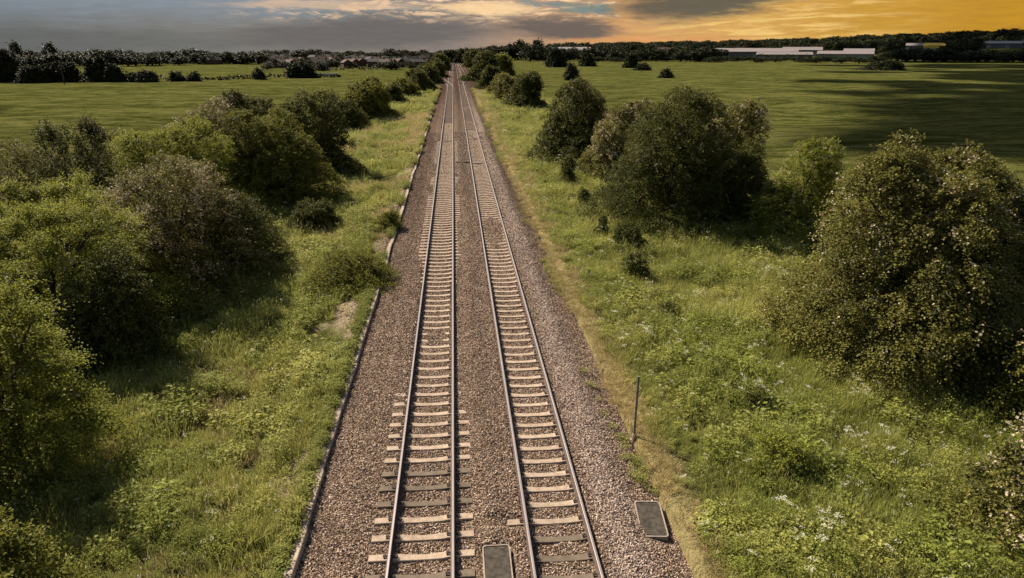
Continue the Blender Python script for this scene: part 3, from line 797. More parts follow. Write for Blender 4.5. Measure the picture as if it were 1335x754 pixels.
SH = 'small dark shrubs in the post side grass'
for px, pb, wd_, tp, lb in ((740, 238, 21, 203, 'small dark upright shrub at the foot of the first big dark bush'), (785, 304, 17, 280, 'tiny dark pointed shrub in the grass below the bronze bush'),
                            (829, 365, 40, 331, 'small dark shrub with light tips halfway down the grassy bank'), (818, 322, 48, 292, 'low dark shrub on the bank just above the one with light tips'),
                            (868, 418, 34, 396, 'low dark clump of weeds on the bank above the marker post'), (1012, 630, 70, 572, 'mounded light green shrub in the weeds between the huge bush and the pit cover'),
                            (985, 540, 36, 508, 'small dark weed clump at the foot of the huge bush'), (762, 262, 20, 246, 'tiny shrub in the grass beside the upright dark one')):
    bush(px, pb, wd_, tp, 'leaf_bright' if 'light green' in lb else 'leaf_dark', lb, 'shrub', 'shrub', group=SH, leaf=.06, slen=.3, clump=0)
bush(462, 378, 96, 334, 'leaf', 'leafy green weed clump at the kerb, widest on the verge', 'shrub', 'shrub', leaf=.07, slen=.5, up=.8)
bush(505, 300, 36, 277, 'leaf', 'small green weed clump at the kerb above the widest one', 'shrub', 'shrub', leaf=.07, slen=.4, up=.8)
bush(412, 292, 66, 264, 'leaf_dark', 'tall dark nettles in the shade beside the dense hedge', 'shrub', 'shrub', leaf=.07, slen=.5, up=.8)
bush(684, 141, 46, 96, 'leaf_dark', 'largest rounded bush of the low row before the gap', 'bush', group=RH, flower=.05)
bush(664, 131, 34, 98, 'leaf_brown', 'bronze bush in the low row before the gap', 'bush', group=RH, flower=.1)
bush(652, 124, 26, 98, 'leaf_brown', 'brown bush at the far end of the low row', 'bush', group=RH)
bush(640, 117, 28, 88, 'leaf_dark', 'dark bush beside the track just beyond the low row', 'bush', group=RH)
bush(632, 106, 46, 70, 'leaf_dark', 'big dark tree clump by the track near the junction', 'tree', 'tree', group=RH)
bush(652, 98, 30, 73, 'leaf', 'green tree on the field side of the big dark clump', 'tree', 'tree', group=RH)
bush(617, 88, 20, 67, 'leaf_dark', 'dark tree where the tracks vanish on the post side', 'tree', 'tree', group=RH)
bush(603, 83, 16, 66, 'leaf_far', 'dark tree closing the view straight behind the vanishing tracks', 'tree', 'tree')
bush(588, 82, 16, 68, 'leaf_far', 'small dark tree beside the one closing the view', 'tree', 'tree')
# field trees
for px, pb, wd_, tp, lb in ((745, 103, 13, 84, 'lone small round tree in the field beyond the first big dark bush'), (823, 88, 15, 72, 'small tree at the far side of the post side field'),
                            (868, 101, 12, 92, 'lone round bush in the open post side field'), (838, 91, 18, 85, 'low bush beside the small tree at the far side of the field'),
                            (725, 87, 20, 66, 'leafy tree before the pale warehouse'), (765, 86, 16, 72, 'low tree right of the leafy tree before the warehouse'), (1153, 91, 40, 82, 'low dark scrub in the far post side field'),
                            (1212, 79, 14, 73, 'tiny bush at the far corner of the post side field')):
    bush(px, pb, wd_, tp, 'leaf_far', lb, 'tree' if 'tree' in lb else 'bush', 'tree' if 'tree' in lb else 'bush')
BH = 'bushes on the field boundary'
for px, pb, wd_, tp, lb in ((8, 106, 42, 68, 'big dark tree clump at the picture edge on the field boundary'), (45, 107, 36, 88, 'dark bush beside the big clump on the field boundary'), (67, 106, 26, 84, 'dark bush with a pointed top on the field boundary'),
                            (90, 106, 24, 84, 'second pointed dark bush on the field boundary'), (128, 106, 28, 76, 'tallest dark tree of the field boundary'), (150, 106, 26, 85, 'dark bush leaning on the tallest boundary tree'),
                            (172, 106, 14, 97, 'low dark bush after the tall boundary tree'), (191, 106, 22, 94, 'round dark bush, wider of the two low ones near the tall boundary tree'), (231, 105, 14, 95, 'small round bush, one of a pair on the boundary'),
                            (252, 105, 13, 96, 'smaller round bush, the other of the pair on the boundary'), (338, 103, 12, 91, 'lone round bush on the boundary line'), (386, 101, 20, 85, 'paired round bush at the end of the boundary'),
                            (400, 101, 20, 83, 'taller of the joined bushes at the end of the boundary')):
    bush(px, pb, wd_, tp, 'leaf_far', lb, 'bush', group=BH)

# ------------------------------------------------------------------ verge plants (uncountable ground cover)
def tuft(seed, nb, h, rad, w, lean=.35, heads=0, leaf=0, nleaf=0, umb=0):
    r = np.random.default_rng(seed); Vs, T, Fl = [], [], []
    if nb:
        a = r.uniform(0, 6.28, nb); q = rad * np.sqrt(r.random(nb)); b0 = np.stack([q * np.cos(a), q * np.sin(a), np.full(nb, -.04)], -1)
        ld = nrm(np.stack([np.cos(a + r.normal(0, .8, nb)), np.sin(a + r.normal(0, .8, nb)), np.zeros(nb)], -1))
        hh = h * r.uniform(.5, 1.15, nb); ln = lean * r.uniform(.2, 1.4, nb) * hh
        sd_ = np.stack([-ld[:, 1], ld[:, 0], np.zeros(nb)], -1); ph = r.uniform(-1, 1, nb)[:, None]
        sd_ = nrm(sd_ + ld * ph) * (w * r.uniform(.7, 1.3, nb))[:, None]
        mid = b0 + ld * (ln * .35)[:, None] + np.array([0, 0, 1]) * (hh * .6)[:, None]
        tip = b0 + ld * ln[:, None] + np.array([0, 0, 1]) * hh[:, None]
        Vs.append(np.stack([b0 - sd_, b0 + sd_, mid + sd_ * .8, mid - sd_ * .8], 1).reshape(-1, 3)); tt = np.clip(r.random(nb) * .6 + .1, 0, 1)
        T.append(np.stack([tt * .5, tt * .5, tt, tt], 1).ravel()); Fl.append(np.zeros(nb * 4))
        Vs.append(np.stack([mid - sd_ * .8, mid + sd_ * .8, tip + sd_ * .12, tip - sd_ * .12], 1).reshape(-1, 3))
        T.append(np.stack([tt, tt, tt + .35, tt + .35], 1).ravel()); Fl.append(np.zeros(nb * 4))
        if heads:
            k = heads; t2 = tip[:k]; up = np.array([0, 0, 1.0]); s = nrm(sd_[:k]) * .011
            Vs.append(np.stack([t2 - up * .02, t2 + s + up * .03, t2 + up * .10, t2 - s + up * .03], 1).reshape(-1, 3)); T.append(np.full(k * 4, 1.0)); Fl.append(np.full(k * 4, .28))
    if leaf:
        n = nleaf; a = r.uniform(0, 6.28, n); q = rad * 1.2 * np.sqrt(r.random(n)); zz = h * (1 - r.random(n) ** 1.6 * .85) * (1.05 - .5 * (q / (rad * 1.2)) ** 2)
        p = np.stack([q * np.cos(a), q * np.sin(a), zz], -1); aa = a + r.normal(0, .9, n)
        d = nrm(np.stack([np.cos(aa), np.sin(aa), r.uniform(-.5, .5, n)], -1)); N_ = nrm(np.array([0, 0, 1.0]) + r.normal(size=(n, 3)) * .45)
        L = leaf * r.uniform(.6, 1.3, n); Vs.append(quads_leaf(p, d, N_, L, L * .32))
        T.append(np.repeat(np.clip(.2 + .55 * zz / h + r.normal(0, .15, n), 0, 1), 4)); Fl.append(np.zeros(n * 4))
    for _ in range(umb):
        c = np.array([r.uniform(-rad, rad), r.uniform(-rad, rad), h * r.uniform(1.0, 1.45)]); n = 12
        a = r.uniform(0, 6.28, n); q = .055 * np.sqrt(r.random(n)); p = c + np.stack([q * np.cos(a), q * np.sin(a), r.uniform(-.008, .012, n)], -1)
        d = nrm(np.stack([np.cos(a), np.sin(a), np.zeros(n)], -1)); Vs.append(quads_leaf(p, d, nrm(np.array([0, 0, 1.0]) + r.normal(size=(n, 3)) * .2), np.full(n, .028), np.full(n, .012)))
        T.append(np.ones(n * 4)); Fl.append(np.ones(n * 4))
        s = np.array([.004, 0, 0]); b0 = np.array([c[0] * .4, c[1] * .4, 0.0]); Vs.append(np.stack([b0 - s, b0 + s, c + s, c - s])); T.append(np.full(4, .5)); Fl.append(np.zeros(4))
    V = np.concatenate(Vs); return V, np.clip(np.concatenate(T), 0, 1), np.concatenate(Fl)
def tuft_mesh(mat, *a, **k):
    V, T, Fl = tuft(*a, **k)
    return mesh_np('tuft', V, np.arange(len(V)).reshape(-1, 4), M[mat], {'tint': T, 'flower': Fl})
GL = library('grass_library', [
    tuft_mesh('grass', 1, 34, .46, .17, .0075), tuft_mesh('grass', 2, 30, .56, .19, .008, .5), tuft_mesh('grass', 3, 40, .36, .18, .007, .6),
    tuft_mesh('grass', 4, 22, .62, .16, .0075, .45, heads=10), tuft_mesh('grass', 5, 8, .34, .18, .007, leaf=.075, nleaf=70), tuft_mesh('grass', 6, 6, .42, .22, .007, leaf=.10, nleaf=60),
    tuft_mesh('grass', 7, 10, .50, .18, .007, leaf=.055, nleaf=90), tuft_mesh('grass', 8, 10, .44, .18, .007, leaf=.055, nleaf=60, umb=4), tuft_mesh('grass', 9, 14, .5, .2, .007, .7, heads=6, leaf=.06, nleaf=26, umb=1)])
STL = library('straw_library', [tuft_mesh('straw', 21, 40, .16, .16, .006, .9), tuft_mesh('straw', 22, 34, .24, .16, .006, .7), tuft_mesh('straw', 23, 26, .34, .14, .006, .5, heads=6)])
BARE = [(-7.7, 23.2, 1.5, .8), (-8.0, 21.5, 1.1, .9), (-5.9, 26.5, .9, 2.0), (-5.6, 36, .9, 2.4), (-6.0, 17.5, .7, 1.0), (-5.1, 29, .7, 3.0), (-5.3, 47, .9, 3.0), (-8.6, 19.8, .6, .8), (-6.4, 60, 1.4, 3)]
def bare(x, y):
    m = np.zeros_like(x)
    for a, b_, p, q in BARE: m = np.maximum(m, 1.25 - np.hypot((x - a) / p, (y - b_) / q))
    m = m + (vn(x, y, .6, 41) - .5) * .8
    m = np.maximum(m, sstep(-4.75, -4.25, x + (vn(x, y, 1.3, 42) - .5) * 1.1) * (x < 0) * 1.2)
    return m
P_, R_, S_, I_, T_ = [], [], [], [], []
for y0, y1, dens, sc, xa, xb in ((7, 22, 46, .85, -26, 24), (22, 36, 26, 1.0, -34, 34), (36, 60, 10, 1.35, -34, 34), (60, 110, 3.6, 1.9, -32, 30), (110, 230, .9, 2.9, -26, 22)):
    n = int((y1 - y0) * (xb - xa) * dens); x = rng.uniform(xa, xb, n); y = rng.uniform(y0, y1, n)
    k = in_view(x, y, 1.12) & ((x < -4.15) | (x > 5.55))
    wd_ = .6 + (np.where(x > 0, 5.05, -4.0) - .6) * (1 + .75 * sstep(150, 235, y) - .5 * sstep(330, 620, y))
    k &= np.where(x > 0, x > wd_ + .4, x < wd_ - .15)
    k &= ~((x < 0) & (rng.random(n) < np.clip(bare(x, y) * 1.6, 0, .97)))
    k &= ~((x > 0) & (x < 5.8 + (vn(x, y, 1.6, 50) - .5) * 1.1) & (y < 150) & (rng.random(n) < .88))
    x, y = x[k], y[k]; n = len(x)
    far_field = sstep(14, 22, np.abs(x))
    big = vn(x, y, 2.4, 51); sel = vn(x, y, 1.5, 52) * .75 + rng.random(n) * .4; r2 = rng.random(n)
    idx = np.where(sel < .34, 0, np.where(sel < .46, 2, np.where(sel < .58, 1, np.where(sel < .70, 4, np.where(sel < .85, 6, 5)))))
    idx = np.where((r2 < .022) & (x > 0), 7, idx); idx = np.where((r2 > .93), 3, idx); idx = np.where((r2 > .88) & (r2 < .91), 8, idx)
    idx = np.where((vn(x, y, 1.6, 60) > .80) & (x > 6.5) & (y < 34) & (rng.random(n) < .2), 7, idx)
    s = sc * rng.uniform(.55, 1.25, n) * (.5 + .6 * big + .45 * vn(x, y, .8, 55) ** 2)
    hz_ = s * np.where(x < 0, .85 + .2 * sstep(-5, -7, x), .62 + .55 * sstep(6, 9, x)) / sc ** .55 * (1 - .5 * far_field)
    P_.append(np.stack([x, y, tz(x, y)], -1)); S_.append(np.stack([s, s, hz_], -1)); I_.append(idx)
    T_.append(np.clip(rng.random(n) * .4 + (vn(x, y, 3.5, 53) - .4) * .6 + (vn(x, y, .9, 54) - .45) * .8 + .35, 0, 1)); R_.append(np.stack([rng.normal(0, .12, n), rng.normal(0, .12, n), rng.uniform(0, 6.28, n)], -1))
n = 5200; x = np.where(rng.random(n) < .5, rng.uniform(-13, -5.2, n), rng.uniform(7, 22, n)); y = 10 + 60 * rng.random(n) ** 1.6
k = (vn(x, y, 3.0, 91) + .35 * vn(x, y, .9, 92) > .80) & in_view(x, y, 1.12) & (bare(x, y) < .3); x, y = x[k], y[k]; n = len(x); s = rng.uniform(1.0, 1.9, n)
P_.append(np.stack([x, y, tz(x, y)], -1)); S_.append(np.stack([s, s, s * rng.uniform(.8, 1.25, n)], -1)); I_.append(rng.integers(4, 7, n)); T_.append(np.clip(.25 + .5 * vn(x, y, 1.3, 93) + rng.normal(0, .12, n), 0, 1)); R_.append(np.stack([rng.normal(0, .1, n), rng.normal(0, .1, n), rng.uniform(0, 6.28, n)], -1))
P_ = np.concatenate(P_); print('tufts', len(P_))
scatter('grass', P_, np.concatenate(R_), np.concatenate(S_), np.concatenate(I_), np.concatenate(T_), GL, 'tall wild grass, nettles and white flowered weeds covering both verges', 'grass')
P_, R_, S_, I_, T_ = [], [], [], [], []
for y0, y1, dens, sc in ((7, 25, 60, .9), (25, 45, 30, 1.1), (45, 90, 9, 1.7), (90, 200, 2.5, 2.6)):
    n = int((y1 - y0) * 4.4 * dens); x = 4.7 + 2.6 * rng.random(n) + (rng.random(n) < .12) * rng.uniform(0, 3, n); y = rng.uniform(y0, y1, n)
    cx_ = 5.55 + (vn(x, y, 2.5, 70) - .5) * .5 + sstep(35, 90, y) * .9; k = (np.abs(x - cx_) < .12 + sstep(30, 80, y) * 1.5 + rng.random(n) * (.25 + .5 * sstep(16, 30, y) + .3 * vn(x, y, 1.2, 77))) & in_view(x, y, 1.15)
    k &= (vn(x, y, .5, 71) * .6 + vn(x, y, 1.9, 72) * .5 > .38)
    x, y = x[k], y[k]; n = len(x); s = sc * rng.uniform(.6, 1.1, n)
    P_.append(np.stack([x, y, tz(x, y)], -1)); S_.append(np.stack([s, s, s * .8 / sc ** .5], -1)); I_.append(np.where(x < 5.7, 0, rng.integers(0, 3, n)))
    T_.append(rng.random(n)); R_.append(np.stack([rng.normal(0, .2, n), rng.normal(0, .2, n), rng.uniform(0, 6.28, n)], -1))
# dry grass mixed into the left verge
n = 9000; x = rng.uniform(-13, -4.5, n); y = rng.uniform(12, 120, n); k = vn(x, y, 4, 75) > .55; x, y = x[k], y[k]; n = len(x); s = .9 + y / 60
P_.append(np.stack([x, y, tz(x, y)], -1)); S_.append(np.stack([s, s, s * .8], -1)); I_.append(rng.integers(0, 3, n)); T_.append(rng.random(n)); R_.append(np.stack([n * [0.0], n * [0.0], rng.uniform(0, 6.28, n)], -1))
P_ = np.concatenate(P_)
scatter('dry_grass', P_, np.concatenate(R_), np.concatenate(S_), np.concatenate(I_), np.concatenate(T_), STL, 'short straw coloured dry grass along the outer edge of the ballast', 'dry grass')
# small weeds rooting in the ballast edge
P_, R_, S_, I_, T_ = [], [], [], [], []
n = 5200; y = 9 + 190 * rng.random(n) ** 1.5; sd2 = rng.random(n) < .3; x = np.where(sd2, rng.normal(4.95, .22, n), -4.10 - np.abs(rng.normal(0, .22, n))); k = vn(x, y, 3.2, 80) > np.where(sd2, .6, .45)
x, y = x[k], y[k]; n = len(x); s = rng.uniform(.3, .7, n) * (1 + y / 70)
scatter('weeds', np.stack([x, y, np.where(x > 0, zb(x, y), tz(x, y))], -1), np.stack([n * [0.0], n * [0.0], rng.uniform(0, 6.28, n)], -1), np.stack([s, s, s * .8], -1), rng.integers(4, 7, n), rng.random(n) * .5, GL,
        'small dark green weeds rooting along the kerb and the ballast edge', 'weeds')

# ------------------------------------------------------------------ distant trees, town, sheds
TP = []
for k in range(8):
    tall = k in (6,)
    me, lob = crown_mesh(M['leaf_far'], 300 + k, .55 if not tall else .22, .55 if not tall else .22, 1.0, .10, 260, 9, .085 if not tall else .06, .16, nlobe=7 + k % 3, lobe_r=.5, skirt=.2, low=0, clump=.25)
    TP.append((me, trunk_mesh(400 + k, lob, 1.0, .035, 3)))
def far_tree(x, y, h, k, label, group, wid=1.0):
    e = empty('tree', (x, y, tz1(x, y) - .1), random.uniform(0, 6.28)); e.scale = (h * wid, h * wid, h); tag(e, label, 'tree', group)
    link(bpy.data.objects.new('crown', TP[k][0]), e); link(bpy.data.objects.new('trunk', TP[k][1]), e)
random.seed(4)
def at(px, D):
    d = FV + RV * (px - 667.5) / F - UV * (66 - 377) / F; d = d[:2] / np.linalg.norm(d[:2]); return d * D
def tree_px(px, D, ptop, k, label, group, wid=1.0):
    x, y = at(px, D); h = height_for(x, y, ptop) - tz1(x, y); far_tree(x, y, max(h, 3) * 1.04, k, label, group, wid)
tree_px(18, 540, 57, 6, 'slim pointed conifer, nearer the picture edge of the two on the skyline', 'skyline conifers', 1.1)
tree_px(65, 550, 58, 6, 'slim pointed conifer rising out of round trees on the skyline', 'skyline conifers', 1.2)
px = 2.0
while px < 590:
    D = random.uniform(500, 610) if px < 340 else random.uniform(560, 900)
    tp = random.gauss(71 if px < 340 else 69, 2.2)
    tree_px(px, D, min(max(tp, 65), 74), random.choice((0, 1, 2, 3, 4, 5, 7)), 'dark rounded tree in the belt beyond the kerbside field' if px < 340 else 'dark tree among the houses of the distant town', 'trees of the kerbside belt' if px < 340 else 'trees of the town', random.uniform(1.1, 1.9))
    px += random.uniform(3.0, 6.6)
px = 340
while px < 575:                                  # lower trees between the houses
    D = random.uniform(372, 560); tree_px(px, D, random.uniform(74, 80) if D > 430 else random.uniform(80, 87), random.choice((0, 1, 2, 3, 4, 5, 7)), 'low dark tree at the near edge of the distant town', 'trees of the town', random.uniform(1.1, 2.0)); px += random.uniform(3, 7)
px = 640
while px < 935:
    D = random.uniform(590, 700); tree_px(px, D, random.gauss(66, 2.0) if px > 720 else random.gauss(62, 2), random.choice((0, 1, 2, 3, 4, 5, 7)), 'rounded green tree in the belt beyond the post side field', 'trees of the post side belt', random.uniform(1.0, 1.7)); px += random.uniform(3.6, 7.0)
for px, tp in ((676, 55), (700, 54), (705, 55)):
    tree_px(px, 640, tp, 6 if px > 690 else 2, {676: 'tall rounded tree standing above the post side belt', 700: 'dark pointed tree beside the pale long shed', 705: 'second dark pointed tree touching the pale long shed'}[px], 'trees of the post side belt', 1.0)
px = 780
while px < 1345:
    tree_px(px, random.uniform(560, 640) if px < 1150 else random.uniform(640, 700), random.uniform(74, 76) if px < 1150 else random.uniform(62, 71), random.choice((0, 1, 2, 3, 4, 5, 7)), 'low dark tree in the hedge line before the long sheds' if px < 1150 else 'dark tree in the belt at the far corner of the field', 'trees along the far field edge', random.uniform(1.8, 2.8))
    px += random.uniform(9, 14)

# boundary hedge and wall lines
def hedge(p0, p1, h, wdt, label, name='hedge'):
    a, b_ = np.array(p0), np.array(p1); L = np.linalg.norm(b_ - a); r = np.random.default_rng(int(L)); n = int(L * 9); t = r.random(n)
    dr_ = (b_ - a) / L; sd_ = np.array([-dr_[1], dr_[0]]); q = r.normal(0, wdt * .4, n); xy = a + (b_ - a) * t[:, None] + sd_ * q[:, None]
    hh = h * (.55 + .9 * vn(t * L, t * 0, 6, 5)); z = tz(xy[:, 0], xy[:, 1]) + hh * r.random(n) ** .6
    p = np.column_stack([xy, z]); V = quads_leaf(p, nrm(r.normal(size=(n, 3))), nrm(r.normal(size=(n, 3)) + [0, 0, .8]), np.full(n, .9), np.full(n, .36))
    o = link(bpy.data.objects.new(name, mesh_np(name, V, np.arange(len(V)).reshape(-1, 4), M['leaf_far'], {'tint': np.repeat(r.random(n) * .5, 4), 'flower': np.zeros(n * 4)})))
    tag(o, label, 'hedge')
hedge(G(-30, 106.5)[:2], G(215, 105)[:2], 2.2, 2.2, 'low dark hedge on the field boundary under the round bushes')
hedge(G(215, 105)[:2], G(443, 99.5)[:2], 1.1, 1.2, 'thin dark hedge line continuing the field boundary towards the tracks')
hedge(G(395, 91)[:2], G(520, 90)[:2], 1.6, 1.6, 'dark hedge between the kerbside field and the town')
hedge(G(30, 83.5)[:2], G(345, 83)[:2], 2.4, 2.5, 'dark hedge along the top of the far kerbside field')
hedge(G(770, 79.5)[:2], G(1345, 77)[:2], 4.5, 5, 'long dark hedge at the far edge of the post side field')
M['wall_pale'] = concrete('boundary_wall', (.42, .40, .37), (.62, .60, .56))
def wall(p0, p1, h, label):
    a, b_ = np.array(p0), np.array(p1); L = np.linalg.norm(b_ - a); m = (a + b_) / 2; z = tz1(*m)
    e = empty('boundary_wall', (m[0], m[1], z), math.atan2(b_[1] - a[1], b_[0] - a[0])); tag(e, label, 'wall')
    b = MB(); b.box(-L / 2, L / 2, -.18, .18, -.5, h); b.build('wall_panel', M['wall_pale'], e)
    b = MB(); b.box(-L / 2 - .1, L / 2 + .1, -.26, .26, h + .002, h + .14); b.build('coping', M['wall_pale'], e)
wall(G(410, 98.4)[:2], G(441, 98.2)[:2], 1.0, 'short pale wall at the end of the field boundary')

def plain(name, c, rough=.85, vary=.25, sc=.4):
    m, nt, b = newmat(name); p = pos(nt); n = noise(nt, p, sc, 5, .6); r = rnd(nt)
    setc(nt, b, mix(nt, ((n - .5) * .8 + r * vary + .3).mx(0).mn(1), tuple(q * .7 for q in c), tuple(min(q * 1.25, .9) for q in c))); b.inputs['Roughness'].default_value = rough; b.inputs['Specular IOR Level'].default_value = .15; return m
M['brick'] = plain('brick', (.08, .045, .034)); M['render'] = plain('render_wall', (.15, .135, .115)); M['tiles'] = plain('roof_tiles', (.06, .034, .028)); M['slate'] = plain('slate_roof', (.04, .036, .036))
M['glass'] = plain('window_glass', (.04, .045, .05), .15); M['sheet_roof'] = plain('sheet_roof', (.20, .172, .172), .5, .1, .05); M['sheet_wall'] = plain('sheet_wall', (.10, .10, .10), .6, .2, .05)
M['sheet_green'] = plain('green_cladding', (.10, .12, .095), .6); M['sheet_pale'] = plain('pale_cladding', (.24, .24, .22), .6, .2); M['yellow'] = plain('lit_yellow_cladding', (.62, .40, .06), .6, .1)  # the yellow also carries the lit look of the slope shed
def house_parts(wm, rm, W=5.0, Dp=4.0, hw=5.0, hr=2.6, seed=0):
    out = []; b = MB(); b.box(-W, W, -Dp, Dp, -1, hw); b.add([(-W, -Dp, hw), (-W, Dp, hw), (-W, 0, hw + hr), (W, -Dp, hw), (W, Dp, hw), (W, 0, hw + hr)], [(0, 2, 1), (3, 4, 5)])
    out.append(('wall', b.mesh('wall', M[wm]), None))
    b = MB(); o = .35; t = .18
    for s in (-1, 1):
        b.add([(-W - o, s * (Dp + o), hw - .25), (W + o, s * (Dp + o), hw - .25), (W + o, 0, hw + hr + .02), (-W - o, 0, hw + hr + .02),
               (-W - o, s * (Dp + o), hw - .25 + t), (W + o, s * (Dp + o), hw - .25 + t), (W + o, 0, hw + hr + t), (-W - o, 0, hw + hr + t)],
              [(0, 1, 2, 3), (4, 5, 6, 7), (0, 1, 5, 4), (1, 2, 6, 5), (3, 0, 4, 7)])
    out.append(('roof', b.mesh('roof', M[rm]), None))
    b = MB(); b.box(W * .55, W * .55 + .9, -.4, .4, hw + hr * .5, hw + hr + 1.3); out.append(('chimney', b.mesh('chimney', M['brick']), 'roof'))
    for i, (wx, wz) in enumerate(((-W * .55, 1.0), (W * .5, 1.0), (-W * .55, 3.4), (W * .5, 3.4))):
        b = MB(); b.box(wx - .75, wx + .75, -Dp - .05, -Dp + .02, wz, wz + 1.25); out.append(('window', b.mesh('window', M['glass']), None))
    b = MB(); b.box(-.45, .45, -Dp - .06, -Dp + .02, -.1, 2.0); out.append(('door', b.mesh('door', M['sheet_wall']), None))
    return out
HP = [house_parts('brick', 'tiles'), house_parts('render', 'tiles', 6, 4, 5, 2.4), house_parts('brick', 'slate', 8, 4, 5, 2.5), house_parts('render', 'slate', 4.5, 4, 5, 3)]
HL = ['brick house with a dark red tiled roof', 'pale rendered house with a red-brown roof', 'long brick house with a slate roof', 'small pale house with a steep slate roof']
def house(x, y, k, rz, where, group, s=1.0):
    e = empty('house', (x, y, tz1(x, y)), rz); e.scale = (s, s, s); tag(e, HL[k] + where, 'house', group); d = {}
    for nm, me, par in HP[k]:
        o = bpy.data.objects.new(nm, me); link(o, d.get(par, e)); d.setdefault(nm, o)
random.seed(9)
for i in range(158):
    px = random.uniform(345, 572) if i < 150 else random.uniform(150, 345); D = 420 + 420 * (i % 30) / 30 + random.uniform(-8, 8) if i < 150 else random.uniform(525, 600)
    x, y = at(px, D)
    if px > 545 and D < 560: continue
    house(x, y, random.choice((0, 0, 1, 2, 2, 3)), random.gauss(.25, .35) + random.choice((0, 1.57)), ' in the distant town beyond the kerbside field', 'houses of the distant town', .6)
for i in range(56):
    px = random.uniform(780, 1180); D = random.uniform(900, 2100); x, y = at(px, D)
    house(x, y, random.choice((0, 1, 1, 3, 3)), random.gauss(0, .4), ' on the wooded slope behind the long sheds', 'houses on the wooded slope', 1.25)
def shed(px0, px1, D, ptop, dep_, label, wm='sheet_wall', rm='sheet_roof', roofh=.32, doors=3, band=None):
    a = at(px0, D); c = at(px1, D); m = (a + c) / 2; u_ = (c - a); W = np.linalg.norm(u_) / 2; z0 = min(tz1(*a), tz1(*c)); h = height_for(m[0], m[1], ptop) - z0
    rz = math.atan2(u_[1], u_[0]); e = empty('warehouse', (m[0], m[1], z0), rz); tag(e, label, 'warehouse')
    hw = h * (1 - roofh); b = MB(); b.box(-W, W, 0, dep_, -4, hw); b.build('wall', M[wm], e)
    b = MB(); b.add([(-W - .5, -.8, hw), (W + .5, -.8, hw), (W + .5, dep_ / 2, h), (-W - .5, dep_ / 2, h), (-W - .5, dep_ + .8, hw), (W + .5, dep_ + .8, hw),
                     (-W - .5, -.8, hw - .5), (W + .5, -.8, hw - .5)], [(0, 1, 2, 3), (3, 2, 5, 4), (6, 7, 1, 0), (0, 3, 4), (1, 5, 2)]); rf = b.build('roof', M[rm], e)
    for i in range(0):
        b = MB(); q = -W + (i + .5) * W / 3; b.box(q - 1.2, q + 1.2, dep_ * .12, dep_ * .38, hw + (h - hw) * .22, hw + (h - hw) * .8 + .12); b.build('skylight', M['sheet_pale'], rf)
    for i in range(doors):
        q = -W + (i + .5) * 2 * W / doors; b = MB(); b.box(q - 2.5, q + 2.5, -.15, .05, -.5, min(4.5, hw * .6)); b.build('door', M[band or 'sheet_pale'], e)
shed(706, 770, 860, 61.5, 45, 'pale roofed long shed behind the trees nearest to the tracks')
shed(931, 1041, 745, 63, 60, 'longest shed with a pale pink roof and dark wall at the field edge')
shed(987, 1060, 700, 68, 30, 'lower shed with greenish wall before the longest one', 'sheet_green', band='sheet_pale', doors=5)
shed(1066, 1140, 700, 66.5, 34, 'pale low shed at the outer end of the row of sheds', 'sheet_pale', doors=4)
shed(1020, 1072, 900, 61.5, 30, 'shed with a pale roof half hidden behind the dark tree by the sheds')
shed(1100, 1140, 860, 63.5, 30, 'small pale shed behind the outer end of the row')
shed(1180, 1203, 1180, 56.3, 26, 'narrow grey roofed shed next to the yellow one on the slope')
shed(1203, 1231, 1170, 56, 24, 'yellow clad shed on the slope, its lit look put in the cladding colour', 'yellow', 'yellow')
shed(1276, 1350, 1250, 53.5, 40, 'long grey roofed shed on the slope at the picture edge')
b = None
# tall thin masts
for px, pb, tp, lb in ((84, 109, 76, 'thin leaning field pole before the boundary hedge'), (426, 92, 66, 'tall thin mast at the near edge of the town')):
    f = G(px, pb); h = height_for(f[0], f[1], tp) - tz1(f[0], f[1]); e = empty('utility_pole', (f[0], f[1], tz1(f[0], f[1]) - .3)); tag(e, lb, 'pole')
    b = MB(); b.tube([(0, 0, 0), (0, 0, h + .3)], [.2, .12], 8); b.build('shaft', M['bark'], e)
    b = MB(); b.box(-1.0, 1.0, -.06, .06, h - .5, h - .35); b.build('crossarm', M['bark'], e)

# wooded hills (far-off wood reading as one mass)
WL = library('wood_library', [t[0] for t in TP if t is not TP[6]])
n = 5200; ang = np.radians(rng.uniform(-40, 46, n)); D = 700 + 2100 * rng.random(n) ** .8
x, y = D * np.sin(ang), D * np.cos(ang); A = np.degrees(ang)
k = (A < -.5) & (D > 600 + 300 * (A > -18)) & (D < 1300) | (A > .5) & (D > 880) | (np.abs(A) <= .5) & (D > 760)
k &= ~((A > 6) & (D < 950) & (A < 40) & (rng.random(n) < .5))
for p0, p1, Dm in ((1178, 1234, 1215), (1272, 1352, 1300), (700, 776, 900), (1018, 1074, 930), (1096, 1142, 900)):
    a0_ = math.degrees(math.atan2(*at(p0, 1))); a1_ = math.degrees(math.atan2(*at(p1, 1))); k &= ~((A > a0_) & (A < a1_) & (D < Dm))
x, y, D = x[k], y[k], D[k]; n = len(x); s = 5 + 11 * rng.random(n) ** 2.2 * (1 + (D - 700) / 6000)
s = np.where(np.degrees(np.arctan2(x, y)) < 0, 4.5 + .28 * s, s)
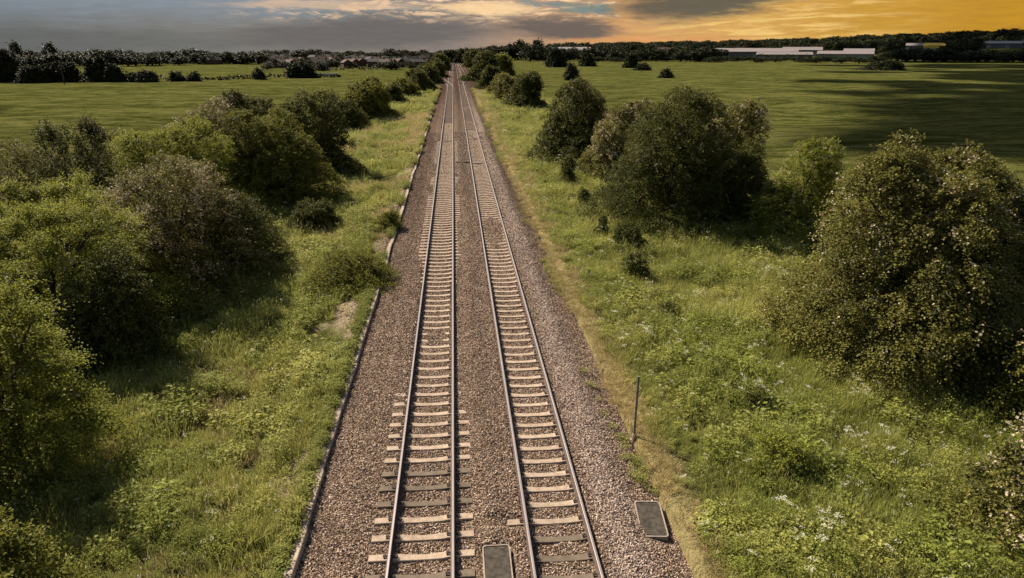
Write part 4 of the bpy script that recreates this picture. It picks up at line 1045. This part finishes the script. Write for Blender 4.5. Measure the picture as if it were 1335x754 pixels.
scatter('woodland', np.stack([x, y, tz(x, y) - .3], -1), np.stack([n * [0.0], n * [0.0], rng.uniform(0, 6.28, n)], -1), np.stack([s * 1.6, s * 1.6, s], -1), rng.integers(0, 7, n), rng.random(n), WL,
        'dark woodland covering the low hills along the horizon', 'woodland')
print('plant leaves', sum(p[3] for p in plants))

# ------------------------------------------------------------------ unseen cloud puffs added overhead to darken the outer fields
def shade_cloud_mat():
    m, nt, b = newmat('added_shade_cloud'); b.inputs['Base Color'].default_value = (.8, .8, .8, 1); b.inputs['Roughness'].default_value = 1; return m
import bmesh
bm = bmesh.new(); cr_ = np.random.default_rng(12); ALT = 620.0
for sgn, a0, a1, n, dmin, dmax in ((1, 29, 52, 1500, 90, 2600), (-1, -33, -52, 300, 70, 800)):
    near_ = []
    for q_ in range(n + len(near_)):
        A_ = a0 + (a1 - a0) * cr_.random(); t_ = abs(A_ - a0) / abs(a1 - a0)
        D = dmin * (dmax / dmin) ** cr_.random()
        if cr_.random() > .03 + 1.25 * t_ ** 1.3 and q_ < n: continue
        gx_, gy_ = D * math.sin(math.radians(A_)), D * math.cos(math.radians(A_))
        k_ = (ALT + cr_.uniform(-25, 25)) / sdir.z; r_ = (D * .022 + 3) * cr_.uniform(.5, 1.5)
        if q_ >= n: gx_, gy_, r_ = near_[q_ - n]
        res = bmesh.ops.create_icosphere(bm, subdivisions=2, radius=1.0)
        ph = cr_.uniform(0, 6, 3)
        for v in res['verts']:
            q = 1 + .22 * math.sin(v.co.x * 5 + ph[0]) * math.sin(v.co.y * 5 + ph[1]) + .12 * math.sin(v.co.z * 9 + v.co.x * 7 + ph[2])
            v.co = Vector((gx_ + sdir.x * k_ + v.co.x * q * r_ * 1.3, gy_ + sdir.y * k_ + v.co.y * q * r_, sdir.z * k_ + v.co.z * q * r_ * .5))
me = bpy.data.meshes.new('added_shade_cloud'); bm.to_mesh(me); bm.free(); me.materials.append(shade_cloud_mat())
me.polygons.foreach_set('use_smooth', [True] * len(me.polygons))
tag(link(bpy.data.objects.new('added_shade_cloud', me)), kind='structure')
